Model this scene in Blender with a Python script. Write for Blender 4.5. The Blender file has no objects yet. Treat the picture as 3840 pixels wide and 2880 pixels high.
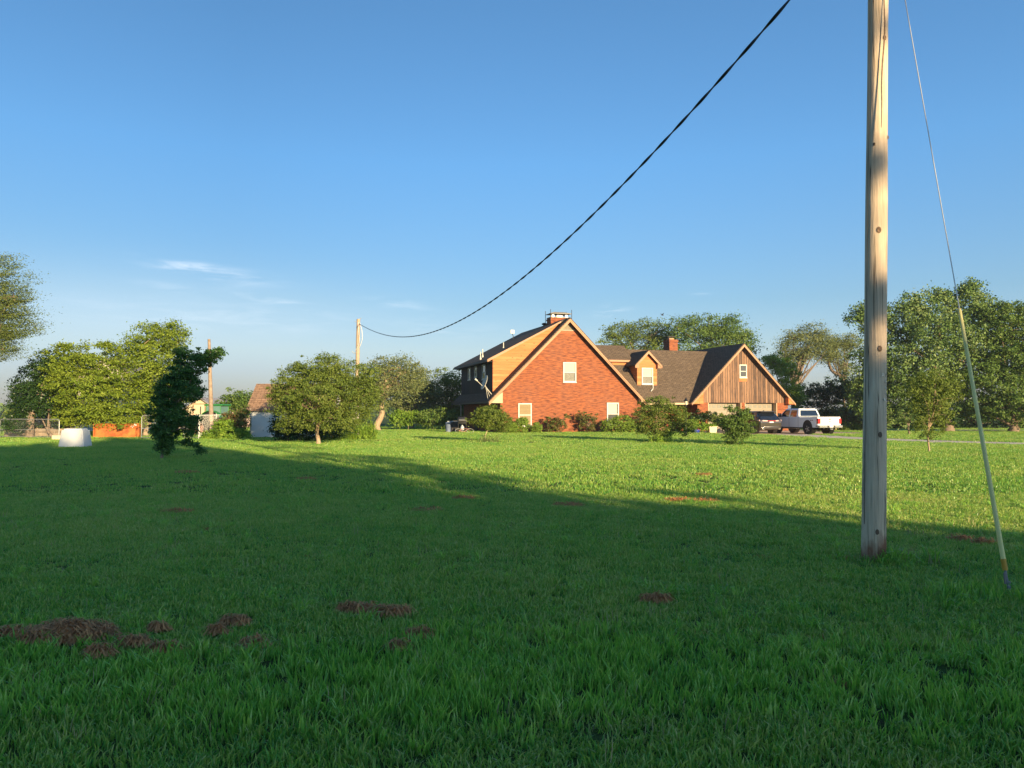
import bpy, math, random
import numpy as np
from mathutils import Vector, Matrix
R = math.radians
rng = np.random.default_rng(7)
sc = bpy.context.scene
COL = sc.collection

# ------------------------------------------------------------------ camera
FPX, CX, CY = 2885.0, 1920.0, 1440.0
CAMH, PITCH = 1.6, R(2.144)
cp, sp = math.cos(PITCH), math.sin(PITCH)
def ray(px, py):
    x = (px-CX)/FPX; y = (CY-py)/FPX
    return Vector((x, cp - y*sp, sp + y*cp))
def P(px, py, Y):
    d = ray(px, py); t = Y/d.y
    return Vector((d.x*t, Y, CAMH + d.z*t))
def G(px, py, z=0.0):
    d = ray(px, py); t = (z-CAMH)/d.z
    return Vector((d.x*t, d.y*t, z))
cam = bpy.data.objects.new('camera', bpy.data.cameras.new('camera'))
COL.objects.link(cam)
cam.location = (0, 0, CAMH); cam.rotation_euler = (R(90)+PITCH, 0, 0)
cam.data.sensor_width = 36; cam.data.lens = 36*FPX/3840
cam.data.clip_start = 0.05; cam.data.clip_end = 6000
sc.camera = cam

# ------------------------------------------------------------------ light
SUN_EL, SUN_AZ = R(10.8), R(30)      # azimuth: degrees to the right of straight behind the camera
sdir = Vector((math.sin(SUN_AZ)*math.cos(SUN_EL), -math.cos(SUN_AZ)*math.cos(SUN_EL), math.sin(SUN_EL)))
sl = bpy.data.lights.new('sun', 'SUN'); sl.energy = 5.0; sl.angle = R(0.6); sl.color = (1.0, 0.765, 0.44)
so = bpy.data.objects.new('sun', sl); COL.objects.link(so)
so.rotation_euler = sdir.to_track_quat('Z', 'Y').to_euler()
w = bpy.data.worlds.new('World'); sc.world = w; w.use_nodes = True
nt = w.node_tree; nt.nodes.clear()
out = nt.nodes.new('ShaderNodeOutputWorld'); bg = nt.nodes.new('ShaderNodeBackground')
sky = nt.nodes.new('ShaderNodeTexSky'); sky.sky_type = 'NISHITA'; sky.sun_disc = False
sky.sun_elevation = SUN_EL; sky.sun_rotation = math.atan2(sdir.x, sdir.y)
sky.altitude = 300; sky.air_density = 1.0; sky.dust_density = 0.6; sky.ozone_density = 1.6
bg.inputs['Strength'].default_value = 0.0755
# faint cirrus, laid out on the sky's own directions
tc = nt.nodes.new('ShaderNodeTexCoord')
sep = nt.nodes.new('ShaderNodeSeparateXYZ'); nt.links.new(tc.outputs['Generated'], sep.inputs[0])
def math_node(op, a, b=None, c=None):
    n = nt.nodes.new('ShaderNodeMath'); n.operation = op
    for i, v in enumerate((a, b, c)):
        if v is None: continue
        if isinstance(v, (int, float)): n.inputs[i].default_value = v
        else: nt.links.new(v, n.inputs[i])
    return n.outputs[0]
az = math_node('ARCTAN2', sep.outputs[0], sep.outputs[1])
el = math_node('ARCSINE', sep.outputs[2])
comb = nt.nodes.new('ShaderNodeCombineXYZ')
nt.links.new(az, comb.inputs[0]); nt.links.new(el, comb.inputs[1])
mp = nt.nodes.new('ShaderNodeMapping'); mp.inputs['Scale'].default_value = (9, 62, 1); mp.inputs['Rotation'].default_value = (0, 0, 0.12)
nt.links.new(comb.outputs[0], mp.inputs[0])
nz = nt.nodes.new('ShaderNodeTexNoise'); nz.inputs['Scale'].default_value = 1.4; nz.inputs['Detail'].default_value = 7; nz.inputs['Roughness'].default_value = 0.62
nz.inputs['Distortion'].default_value = 0.6
nt.links.new(mp.outputs[0], nz.inputs['Vector'])
def wisp(a0, e0, ra, re, slope, amp):
    # soft elliptical patch around azimuth a0, elevation e0 (degrees)
    da = math_node('SUBTRACT', az, R(a0)); de0 = math_node('SUBTRACT', el, R(e0))
    de = math_node('MULTIPLY_ADD', da, slope, de0)
    q = math_node('ADD', math_node('POWER', math_node('ABSOLUTE', math_node('DIVIDE', da, R(ra))), 2.0),
                  math_node('POWER', math_node('ABSOLUTE', math_node('DIVIDE', de, R(re))), 2.0))
    g = math_node('POWER', 2.718, math_node('MULTIPLY', q, -1.0))
    return math_node('MULTIPLY', g, amp)
W = None
for a in [(-21.5, 9.7, 3.4, .55, .12, 1.0), (-23.5, 9.95, 1.6, .28, .0, .6), (-16.5, 7.8, 3.4, .30, .16, .75), (-8.6, 8.0, 2.0, .35, .10, .75),
          (7.4, 7.5, 1.2, .38, -.1, .75), (-24, 8.5, 2.0, .25, 0.1, .5), (-20, 6.6, 11, .9, .02, .42), (13.5, 8.6, .9, .1, .0, .5), (-5, 6.2, 4, .6, .05, .3)]:
    v = wisp(*a); W = v if W is None else math_node('ADD', W, v)
thr = math_node('SUBTRACT', nz.outputs['Fac'], 0.44)
thr = math_node('MAXIMUM', math_node('MULTIPLY', thr, 4.0), 0.0); thr = math_node('MINIMUM', thr, 1.0)
cf = math_node('MAXIMUM', math_node('MULTIPLY', math_node('MINIMUM', math_node('MULTIPLY', W, thr), 1.0), 0.50), math_node('ADD', wisp(-26, 6.4, 17, 3.0, .0, .19), math_node('MULTIPLY', math_node('MULTIPLY', W, thr), .34)))
mixc = nt.nodes.new('ShaderNodeMix'); mixc.data_type = 'RGBA'
tint = nt.nodes.new('ShaderNodeValToRGB'); nt.links.new(math_node('MINIMUM', math_node('MAXIMUM', math_node('DIVIDE', el, R(30)), 0.0), 1.0), tint.inputs[0])
te = tint.color_ramp.elements
while len(te) < 6: te.new(.5)
for i_, (p_, c_) in enumerate([(0, (.47, .52, .82)), (.1, (.61, .645, .92)), (.15, (.69, .72, .885)), (.27, (.60, .735, .89)), (.6, (.60, .96, 1.25)), (1, (.61, .98, 1.25))]):
    te[i_].position = p_; te[i_].color = (c_[0]/1.25, c_[1]/1.25, c_[2]/1.25, 1)
mulc = nt.nodes.new('ShaderNodeMix'); mulc.data_type = 'RGBA'; mulc.blend_type = 'MULTIPLY'; mulc.inputs['Factor'].default_value = 1.0
nt.links.new(sky.outputs[0], mulc.inputs['A']); nt.links.new(tint.outputs[0], mulc.inputs['B'])
azf = math_node('MULTIPLY_ADD', math_node('MINIMUM', math_node('MAXIMUM', math_node('DIVIDE', math_node('ADD', az, R(20)), R(55)), 0.0), 1.0), 0.52, 1.22)
scl_ = nt.nodes.new('ShaderNodeVectorMath'); scl_.operation = 'SCALE'; nt.links.new(mulc.outputs['Result'], scl_.inputs[0]); nt.links.new(azf, scl_.inputs['Scale'])
nt.links.new(scl_.outputs[0], mixc.inputs['A']); mixc.inputs['B'].default_value = (7.4, 8.0, 8.6, 1)
nt.links.new(cf, mixc.inputs['Factor'])
nt.links.new(mixc.outputs['Result'], bg.inputs['Color']); nt.links.new(bg.outputs[0], out.inputs[0])
sc.view_settings.view_transform = 'Standard'; sc.view_settings.look = 'None'
sc.view_settings.exposure = 1.02; sc.view_settings.gamma = 1.0

# ------------------------------------------------------------------ helpers
def tag(o, label=None, cat=None, group=None, kind=None):
    if label: o['label'] = label
    if cat: o['category'] = cat
    if group: o['group'] = group
    if kind: o['kind'] = kind
    return o
def empty(name, loc, rz=0, label=None, cat=None, group=None):
    o = bpy.data.objects.new(name, None); COL.objects.link(o); o.empty_display_size = .3
    o.location = loc; o.rotation_euler = (0, 0, rz)
    return tag(o, label, cat, group)
def copy_tree(o, parent=None):
    c = o.copy(); COL.objects.link(c); c.parent = parent
    for ch in list(o.children): copy_tree(ch, c)
    return c
class MB:
    def __init__(s): s.v = []; s.f = []; s.sm = []
    def add(s, vs, fs, smooth=False):
        n = len(s.v); s.v += [tuple(x) for x in vs]; s.f += [tuple(i+n for i in f) for f in fs]; s.sm += [smooth]*len(fs); return s
    def box(s, c, d, rz=0, rx=0, ry=0):
        m = Matrix.Rotation(rz, 3, 'Z') @ Matrix.Rotation(ry, 3, 'Y') @ Matrix.Rotation(rx, 3, 'X')
        vs = [Vector(c) + m @ Vector((x*d[0]/2, y*d[1]/2, z*d[2]/2)) for z in (-1, 1) for y in (-1, 1) for x in (-1, 1)]
        return s.add(vs, [(0,2,3,1),(4,5,7,6),(0,1,5,4),(2,6,7,3),(0,4,6,2),(1,3,7,5)])
    def bx(s, x0, x1, y0, y1, z0, z1):
        return s.box(((x0+x1)/2, (y0+y1)/2, (z0+z1)/2), (abs(x1-x0), abs(y1-y0), abs(z1-z0)))
    def slab(s, pts, off):
        # polygon extruded along vector off
        pts = [Vector(p) for p in pts]; n = len(pts); off = Vector(off)
        nn = Vector((0,0,0))
        for i in range(n): nn += pts[i].cross(pts[(i+1) % n])
        if nn.dot(off) > 0: pts.reverse()
        vs = pts + [p+off for p in pts]
        return s.add(vs, [tuple(range(n)), tuple(range(2*n-1, n-1, -1))] + [(i, i+n, (i+1) % n + n, (i+1) % n) for i in range(n)])
    def prism_y(s, poly, y0, y1):   # poly in (x, z), extruded along y
        return s.slab([(x, y0, z) for x, z in poly], (0, y1-y0, 0))
    def prism_x(s, poly, x0, x1):   # poly in (y, z)
        return s.slab([(x0, y, z) for y, z in poly], (x1-x0, 0, 0))
    def loft(s, rings, cap=True, closed=True, smooth=True):
        n = len(rings[0]); vs = [p for r in rings for p in r]; fs = []
        for i in range(len(rings)-1):
            for j in range(n if closed else n-1):
                k = (j+1) % n
                fs.append((i*n+j, i*n+k, (i+1)*n+k, (i+1)*n+j))
        s.add(vs, fs, smooth)
        if cap: s.add(list(rings[0]), [tuple(range(n-1, -1, -1))]); s.add(list(rings[-1]), [tuple(range(n))])
        return s
    def tube(s, path, rad, n=8, cap=True):
        path = [Vector(p) for p in path]
        if not hasattr(rad, '__len__'): rad = [rad]*len(path)
        rings = []; up = Vector((0.13, 0.31, 0.94))
        t0 = (path[1]-path[0]).normalized(); a = t0.cross(up).normalized()
        if a.length < .1: a = t0.cross(Vector((1,0,0))).normalized()
        for i, p in enumerate(path):
            t = (path[min(i+1, len(path)-1)] - path[max(i-1, 0)]).normalized()
            a = (a - t*a.dot(t)).normalized(); b = t.cross(a)
            rings.append([p + (a*math.cos(2*math.pi*k/n) + b*math.sin(2*math.pi*k/n))*rad[i] for k in range(n)])
        return s.loft(rings, cap)
    def lathe(s, prof, c=(0,0,0), n=16, axis='z'):
        rings = []
        for r, h in prof:
            ring = []
            for k in range(n):
                a = 2*math.pi*k/n
                q = (r*math.cos(a), r*math.sin(a), h)
                if axis == 'x': q = (h, r*math.cos(a), r*math.sin(a))
                if axis == 'y': q = (r*math.cos(a), h, r*math.sin(a))
                ring.append(Vector(c)+Vector(q))
            rings.append(ring)
        return s.loft(rings, True)
    def build_split(s, name, m, parent=None, **k):
        # every separate piece becomes a part of its own
        par = list(range(len(s.v)))
        def fd(i):
            while par[i] != i: par[i] = par[par[i]]; i = par[i]
            return i
        for f in s.f:
            for i in f[1:]: par[fd(i)] = fd(f[0])
        groups = {}
        for f, sm in zip(s.f, s.sm): groups.setdefault(fd(f[0]), []).append((f, sm))
        res = []
        for g in groups.values():
            idx = sorted({i for f, _ in g for i in f}); mp_ = {i: j for j, i in enumerate(idx)}; q = MB()
            q.v = [s.v[i] for i in idx]; q.f = [tuple(mp_[i] for i in f) for f, _ in g]; q.sm = [sm for _, sm in g]
            res.append(q.build(name, m, parent, **k))
        return res
    def build(s, name, m, parent=None, loc=None, bevel=0, seg=2):
        me = bpy.data.meshes.new(name); me.from_pydata(s.v, [], s.f)
        me.polygons.foreach_set('use_smooth', s.sm)
        # uv in metres on each face's own plane
        uv = me.uv_layers.new(name='UVMap')
        dat = np.zeros((len(me.loops), 2), np.float32)
        for p in me.polygons:
            n = p.normal
            t = Vector((0,0,1)).cross(n)
            t = Vector((1,0,0)) if t.length < .05 else t.normalized()
            b = n.cross(t)
            for li in p.loop_indices:
                c = me.vertices[me.loops[li].vertex_index].co
                dat[li] = (c.dot(t), c.dot(b))
        uv.data.foreach_set('uv', dat.ravel())
        me.materials.append(m); me.update()
        o = bpy.data.objects.new(name, me); COL.objects.link(o)
        if parent is not None: o.parent = parent
        if loc is not None: o.location = loc
        if bevel:
            b = o.modifiers.new('bevel', 'BEVEL'); b.width = bevel; b.segments = seg; b.limit_method = 'ANGLE'; b.angle_limit = R(40)
        return o

# ------------------------------------------------------------------ materials
class N:
    def __init__(s, name):
        s.m = bpy.data.materials.new(name); s.m.use_nodes = True; s.t = s.m.node_tree
        s.p = s.t.nodes['Principled BSDF']
    def n(s, typ, **kw):
        x = s.t.nodes.new('ShaderNode'+typ)
        for k, v in kw.items(): setattr(x, k, v)
        return x
    def l(s, a, b): s.t.links.new(a, b)
    def coord(s, kind='Object', scale=(1,1,1), rot=(0,0,0)):
        tc = s.n('TexCoord'); mp = s.n('Mapping'); mp.inputs['Scale'].default_value = scale; mp.inputs['Rotation'].default_value = rot
        s.l(tc.outputs[kind], mp.inputs[0]); return mp.outputs[0]
    def noise(s, vec, scale, detail=4, rough=.6):
        x = s.n('TexNoise'); x.inputs['Scale'].default_value = scale; x.inputs['Detail'].default_value = detail; x.inputs['Roughness'].default_value = rough
        if vec is not None: s.l(vec, x.inputs['Vector'])
        return x.outputs['Fac']
    def ramp(s, fac, stops):
        x = s.n('ValToRGB'); s.l(fac, x.inputs[0]); e = x.color_ramp.elements
        while len(e) < len(stops): e.new(.5)
        for i, (p, c) in enumerate(stops):
            e[i].position = p; e[i].color = (*c, 1) if len(c) == 3 else c
        return x.outputs[0]
    def mix(s, fac, a, b, mode='MIX'):
        x = s.n('Mix', data_type='RGBA', blend_type=mode)
        for k, v in (('Factor', fac), ('A', a), ('B', b)):
            if isinstance(v, (int, float)): x.inputs[k].default_value = v
            elif isinstance(v, tuple): x.inputs[k].default_value = (*v, 1) if len(v) == 3 else v
            else: s.l(v, x.inputs[k])
        return x.outputs['Result']
    def math(s, op, a, b=0.0):
        x = s.n('Math', operation=op)
        for i, v in enumerate((a, b)):
            if isinstance(v, (int, float)): x.inputs[i].default_value = v
            else: s.l(v, x.inputs[i])
        return x.outputs[0]
    def col(s, c):
        if isinstance(c, tuple): s.p.inputs['Base Color'].default_value = (*c, 1)
        else: s.l(c, s.p.inputs['Base Color'])
    def rough(s, v): s.p.inputs['Roughness'].default_value = v
    def bump(s, h, strength=.4, dist=.02):
        b = s.n('Bump'); b.inputs['Strength'].default_value = strength; b.inputs['Distance'].default_value = dist
        s.l(h, b.inputs['Height']); s.l(b.outputs[0], s.p.inputs['Normal'])
def simple(name, c, rough=.6, var=.25, scale=3, metal=0, spec=.5, bump=0):
    m = N(name); v = m.coord(); f = m.noise(v, scale, 5)
    lo = tuple(x*(1-var) for x in c); hi = tuple(min(1, x*(1+var)) for x in c)
    m.col(m.ramp(f, [(.3, lo), (.7, hi)])); m.rough(rough); m.p.inputs['Metallic'].default_value = metal
    m.p.inputs['Specular IOR Level'].default_value = spec
    if bump: m.bump(m.noise(v, scale*8, 4), bump, .01)
    return m.m
MAT = {}
def brick_mat(name, c1, c2, mortar):
    m = N(name); v = m.coord('UV')
    b = m.n('TexBrick'); m.l(v, b.inputs['Vector']); b.inputs['Scale'].default_value = 1.0
    b.inputs['Brick Width'].default_value = .30; b.inputs['Row Height'].default_value = .078; b.inputs['Mortar Size'].default_value = .009
    b.inputs['Mortar Smooth'].default_value = .3; b.inputs['Bias'].default_value = -.1
    b.inputs['Color1'].default_value = (*c1, 1); b.inputs['Color2'].default_value = (*c2, 1); b.inputs['Mortar'].default_value = (*mortar, 1)
    # extra streaky per-course variation
    v2 = m.coord('UV', (2.1, 12.8, 1)); f = m.noise(v2, 1.0, 2, .5)
    f2 = m.noise(m.coord('UV', (.5, .5, 1)), 1.0, 4)
    c = m.mix(m.ramp(f, [(.50, (0, 0, 0)), (.62, (1, 1, 1))]), b.outputs['Color'], m.mix(1.0, b.outputs['Color'], (.50, .42, .46), 'MULTIPLY'))
    c = m.mix(m.ramp(f, [(.34, (1, 1, 1)), (.40, (0, 0, 0))]), c, m.mix(1.0, c, (1.25, 1.35, 1.3), 'MULTIPLY'))
    c = m.mix(m.ramp(f2, [(.3, (.25,)*3), (.7, (0, 0, 0))]), c, (.20, .10, .07))
    m.col(c); m.rough(.85); m.bump(b.outputs['Fac'], -.4, .01); return m.m
MAT['brick'] = brick_mat('brick', (.345, .090, .022), (.235, .055, .015), (.23, .095, .045))
def shingle_mat(name, ca, cb, dark):
    m = N(name); v = m.coord('UV')
    b = m.n('TexBrick'); m.l(v, b.inputs['Vector']); b.inputs['Scale'].default_value = 1.0
    b.inputs['Brick Width'].default_value = .42; b.inputs['Row Height'].default_value = .17; b.inputs['Mortar Size'].default_value = .018
    b.inputs['Color1'].default_value = (*ca, 1); b.inputs['Color2'].default_value = (*cb, 1); b.inputs['Mortar'].default_value = (*dark, 1)
    f = m.noise(m.coord('UV', (3.2, 6.2, 1)), 1.0, 3, .6); f2 = m.noise(m.coord('UV', (60, 60, 1)), 1.0, 2)
    c = m.mix(m.ramp(f, [(.42, (0, 0, 0)), (.62, (1, 1, 1))]), b.outputs['Color'], m.mix(1.0, b.outputs['Color'], (.6, .6, .62), 'MULTIPLY'))
    c = m.mix(.25, c, m.ramp(f2, [(.3, dark), (.7, ca)]))
    m.col(c); m.rough(.95); m.p.inputs['Specular IOR Level'].default_value = .15; m.bump(b.outputs['Fac'], -.5, .02); return m.m
MAT['shingle'] = shingle_mat('roof_shingle', (.205, .150, .104), (.150, .110, .076), (.035, .026, .022))
MAT['shingle_shed'] = shingle_mat('shed_shingle', (.40, .25, .16), (.30, .185, .12), (.10, .06, .045))
def board_mat(name, stops, width=.2, axis='h', gap=(.05, .03, .02), knots=True, gapw=.03):
    m = N(name); tc = m.n('TexCoord'); sep = m.n('SeparateXYZ'); m.l(tc.outputs['UV'], sep.inputs[0])
    a, b = (sep.outputs[1], sep.outputs[0]) if axis == 'h' else (sep.outputs[0], sep.outputs[1])
    cell = m.math('DIVIDE', a, width); idx = m.math('FLOOR', cell); fr = m.math('FRACT', cell)
    wn = m.n('TexWhiteNoise', noise_dimensions='1D'); m.l(idx, wn.inputs['W'])
    cmb = m.n('CombineXYZ'); m.l(m.math('MULTIPLY', a, 14.0), cmb.inputs[0]); m.l(m.math('MULTIPLY', b, 1.1), cmb.inputs[1]); m.l(m.math('MULTIPLY', wn.outputs['Value'], 37.0), cmb.inputs[2])
    f = m.noise(cmb.outputs[0], 1.0, 5, .65)
    f = m.math('ADD', m.math('MULTIPLY', f, .7), m.math('MULTIPLY', wn.outputs['Value'], .3))
    c = m.ramp(f, stops)
    if knots:
        vo = m.n('TexVoronoi'); vo.inputs['Scale'].default_value = 1.0; v3 = m.n('CombineXYZ')
        m.l(m.math('MULTIPLY', a, 4.0), v3.inputs[0]); m.l(m.math('MULTIPLY', b, 2.2), v3.inputs[1]); m.l(v3.outputs[0], vo.inputs['Vector'])
        c = m.mix(m.ramp(vo.outputs['Distance'], [(.07, (1,)*3), (.15, (0,)*3)]), c, m.mix(1.0, c, (.30, .18, .14), 'MULTIPLY'))
    g = m.math('LESS_THAN', fr, gapw/width)
    c = m.mix(g, c, gap)
    m.col(c); m.rough(.75); m.bump(m.math('SUBTRACT', 1.0, g), .6, .02); return m.m
MAT['cedar'] = board_mat('cedar_siding', [(.25, (.48, .135, .036)), (.5, (.60, .195, .062)), (.75, (.66, .26, .10))], .24, 'h', (.36, .16, .06), gapw=.02)
MAT['dark_board'] = board_mat('dark_board', [(.25, (.006, .005, .004)), (.55, (.016, .010, .007)), (.8, (.085, .045, .028))], .28, 'v', (.003, .003, .003), False)
MAT['barn_board'] = board_mat('weathered_board', [(.28, (.035, .02, .014)), (.42, (.13, .068, .040)), (.58, (.27, .145, .080)), (.80, (.36, .225, .135))], .24, 'v', (.03, .018, .012), gapw=.045)
MAT['trim'] = board_mat('trim_wood', [(.2, (.36, .18, .10)), (.5, (.44, .235, .135)), (.8, (.50, .29, .18))], 3.0, 'h', (.5, .3, .17), False, 0.0)
MAT['cream'] = simple('cream_trim', (.52, .39, .24), .7, .12, 2)
MAT['white'] = simple('white_paint', (.55, .54, .48), .5, .06, 2)
MAT['dark'] = simple('dark_trim', (.03, .026, .024), .6)
MAT['steel'] = simple('galvanised_steel', (.52, .52, .50), .45, .15, 6, .6)
MAT['black'] = simple('black_enamel', (.012, .012, .013), .45, .2)
MAT['rubber'] = simple('tyre_rubber', (.022, .021, .020), .85, .2, 8)
def glass_mat(name, c, rough=.08):
    m = N(name); m.col(c); m.rough(rough); m.p.inputs['Specular IOR Level'].default_value = .8
    m.p.inputs['Coat Weight'].default_value = .4; m.p.inputs['Coat Roughness'].default_value = .03; return m.m
MAT['glass'] = glass_mat('window_glass', (.05, .055, .055))
MAT['blind'] = board_mat('window_blind', [(.3, (.30, .22, .11)), (.7, (.36, .27, .15))], .05, 'h', (.22, .16, .08), False, .012)
MAT['shade'] = simple('roller_shade', (.50, .50, .36), .8, .05)
MAT['curtain'] = simple('net_curtain', (.22, .21, .18), .9, .25, 12)
MAT['tan_door'] = simple('garage_door_paint', (.28, .235, .17), .6, .06, 1)
# ------------------------------------------------------------------ ground
DRIVE = [(19.3, 66), (20.2, 56), (22.0, 46.3), (26.2, 39.5), (34, 31.5), (50, 20)]
def smooth_path(pts, n=10):
    out = []
    P4 = [pts[0]] + list(pts) + [pts[-1]]
    for i in range(1, len(P4)-2):
        p0, p1, p2, p3 = (Vector(P4[j]) for j in (i-1, i, i+1, i+2))
        for k in range(n):
            t = k/n
            out.append(.5*((2*p1) + (p2-p0)*t + (2*p0-5*p1+4*p2-p3)*t*t + (3*p1-p0-3*p2+p3)*t**3))
    out.append(Vector(pts[-1])); return out
drive_c = smooth_path(DRIVE)
def strip_mesh(center, hw, z, jitter=.12):
    L, Rr = [], []
    for i, p in enumerate(center):
        t = (center[min(i+1, len(center)-1)] - center[max(i-1, 0)]).normalized(); nrm = Vector((-t.y, t.x))
        L.append(p + nrm*(hw + random.uniform(-jitter, jitter))); Rr.append(p - nrm*(hw + random.uniform(-jitter, jitter)))
    m = MB()
    vs = [(q.x, q.y, z) for pr in zip(L, Rr) for q in pr]
    m.add(vs, [(2*i, 2*i+1, 2*i+3, 2*i+2) for i in range(len(center)-1)]); return m
random.seed(3)
gm = N('ground_soil'); v = gm.coord('Object')
f1 = gm.noise(v, .35, 5); f2 = gm.noise(v, 6, 5); f3 = gm.noise(v, 60, 3)
c = gm.ramp(f1, [(.3, (.055, .095, .02)), (.55, (.08, .12, .025)), (.75, (.11, .12, .035))])
c = gm.mix(gm.ramp(f2, [(.58, (0,)*3), (.72, (1,)*3)]), c, (.085, .055, .028))
c = gm.mix(gm.ramp(f3, [(.35, (.6,)*3), (.6, (0,)*3)]), c, (.018, .030, .008))
gm.col(c); gm.rough(.95); gm.p.inputs['Specular IOR Level'].default_value = .1; gm.bump(f3, .6, .04)
xs = np.concatenate([np.linspace(-1400, -120, 12), np.linspace(-100, 100, 101), np.linspace(120, 1400, 12)])
ys = np.concatenate([np.linspace(-600, -40, 8), np.linspace(-30, 120, 76), np.linspace(140, 1900, 20)])
vs = []
for y in ys:
    for x in xs: vs.append((x, y, 0))
nx = len(xs)
gb = MB().add(vs, [(j*nx+i, j*nx+i+1, (j+1)*nx+i+1, (j+1)*nx+i) for j in range(len(ys)-1) for i in range(nx-1)])
tag(gb.build('ground', gm.m), 'mown green lawn running back to the fields', 'ground', kind='structure')
gr = N('gravel'); v = gr.coord('Object')
gr.col(gr.ramp(gr.noise(v, 9, 6, .7), [(.3, (.52, .41, .30)), (.7, (.78, .66, .52))])); gr.rough(.95); gr.bump(gr.noise(v, 30, 4), .8, .03)
tag(strip_mesh(drive_c, 1.6, .012).build('driveway', gr.m), 'pale gravel driveway curving from the garage past the small tree', 'driveway', kind='structure')
HO = Vector((-.946, 62.0, 0)); HA = R(17)
def HW(u, v, z=0): return Vector((HO.x + u*math.cos(HA) - v*math.sin(HA), HO.y + u*math.sin(HA) + v*math.cos(HA), z))
pad = MB().add([HW(14.8, -10.8, .016), HW(27.5, -12.5, .016), HW(27.5, .2, .016), HW(16.5, .2, .016)], [(0, 1, 2, 3)])
tag(pad.build('parking_pad', simple('pad_concrete', (.62, .42, .28), .9, .18, 2.5, bump=.3)), 'pinkish concrete parking pad in front of the garage doors', 'pavement', kind='structure')
road_c = [Vector((x, 70 + 1.0*math.sin(x*.05))) for x in range(24, 100, 3)]
tag(strip_mesh(road_c, 1.1, .010).build('farm_lane', gr.m), 'thin pale lane behind the big shade tree', 'road', kind='structure')

# ------------------------------------------------------------------ house
house = empty('house', HO, HA, 'orange brick house with steep brown shingle gables, cedar dormers and two garage doors', 'house')
def hp(px, py, v):      # picture point -> (u, z) on the plane v
    d = ray(px, py); nv = Vector((-math.sin(HA), math.cos(HA), 0)); o = HO + nv*v
    t = (o - Vector((0, 0, CAMH))).dot(nv)/d.dot(nv); q = Vector((0, 0, CAMH)) + d*t - HO
    return q.x*math.cos(HA) + q.y*math.sin(HA), q.z
def hv(px, py, u):      # picture point -> (v, z) on the plane u
    d = ray(px, py); nu = Vector((math.cos(HA), math.sin(HA), 0)); o = HO + nu*u
    t = (o - Vector((0, 0, CAMH))).dot(nu)/d.dot(nu); q = Vector((0, 0, CAMH)) + d*t - HO
    return -q.x*math.sin(HA) + q.y*math.cos(HA), q.z
RC, RZ = 5.85, 9.48     # ridge of the big gable
def zA(u): return RZ - abs(u-RC)
T = .16
# walls
w = MB()
w.prism_y([(0, 0), (12.5, 0), (12.5, zA(12.5)-.2), (RC, RZ-.25), (0, zA(0)-.2)], 0, .25)
w.bx(0, .25, .25, 12.4, 0, zA(0)-.15)
w.bx(12.25, 12.5, .25, 12.4, 0, zA(12.5)-.15)
w.prism_y([(0, 0), (12.5, 0), (12.5, zA(12.5)-.2), (RC, RZ-.25), (0, zA(0)-.2)], 12.4, 12.65)
wall_a = w.build('brick_wall', MAT['brick'], house)
w = MB(); w.bx(12.5, 17.55, 1.3, 1.55, 0, 3.5); w.bx(12.5, 17.6, 8.6, 8.85, 0, 3.0)
w.build_split('brick_wall', MAT['brick'], house)
# roof of big gable
r = MB()
V0, V1 = -.5, 12.95
uL, uR = -1.07, 12.80
for ue in (uL, uR):
    s_ = -1 if ue < RC else 1
    r.slab([(RC, V0, RZ), (RC, V1, RZ), (ue, V1, zA(ue)), (ue, V0, zA(ue))], (-s_*T*.7, 0, -T*.7))
roof_a = r.build('roof', MAT['shingle'], house)
t = MB()      # rake boards, doubled
for ue, s_ in ((uL, -1), (uR, 1)):
    for k, (dz, hh, vv) in enumerate(((.09, .115, -.545), (.19, .11, -.52))):
        t.slab([(RC, vv, RZ-dz*1.3), (ue, vv, zA(ue)-dz*1.3+.02), (ue, vv, zA(ue)-dz*1.3-hh*1.25+.02), (RC, vv, RZ-dz*1.3-hh*1.25)], (0, .045, 0))
t.build_split('rake_board', MAT['trim'], house)
t = MB()
t.prism_y([(uL+.02, 2.38), (0.06, 2.38), (0.06, 3.25)], -.50, -.003)
t.prism_y([(12.26, 2.5), (uR-.05, 2.5), (12.26, 2.98)], -.50, -.003)
t.build_split('eave_return', MAT['cream'], house)
t = MB(); t.bx(uL-.05, uL, V0+.01, V1, 2.36, 2.54); t.bx(uR, uR+.04, V0+.01, V1, 2.38, 2.55); t.build_split('fascia', MAT['dark'], house)
t = MB(); t.bx(uL, 0, -.003, V1, 2.37, 2.395); t.build('soffit', MAT['dark'], house)  # shade under this eave is put into the dark colour
# peak vent
zt = 8.95; zb = hp(2135, 1237, 0)[1]
v_ = MB(); hb = .60; zt = zb+.80
nsl = 7
for k in range(nsl):
    z0 = zb + (zt-.35-zb)*k/nsl; z1 = zb + (zt-.35-zb)*(k+.75)/nsl
    a = max(.12, hb - (z0-zb)*1.02); b = max(.10, hb - (z1-zb)*1.02)
    v_.slab([(RC-a, -.05, z0), (RC+a, -.05, z0), (RC+b, -.012, z1), (RC-b, -.012, z1)], (0, .02, 0))
v_.prism_y([(RC-hb-.05, zb-.09), (RC+hb+.05, zb-.09), (RC+hb, zb-.01), (RC-hb, zb-.01)], -.05, -.002)
v_.build('gable_vent', simple('vent_paint', (.36, .32, .24), .7, .1), house)
s_ = MB()
for k in range(17): s_.bx(RC-1.02+k*.122, RC-1.02+k*.122+.105, -.012, -.002, zb-.32, zb-.1)
s_.build('soldier_course', simple('soldier_brick', (.42, .12, .055), .85, .35, 6), house)

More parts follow.
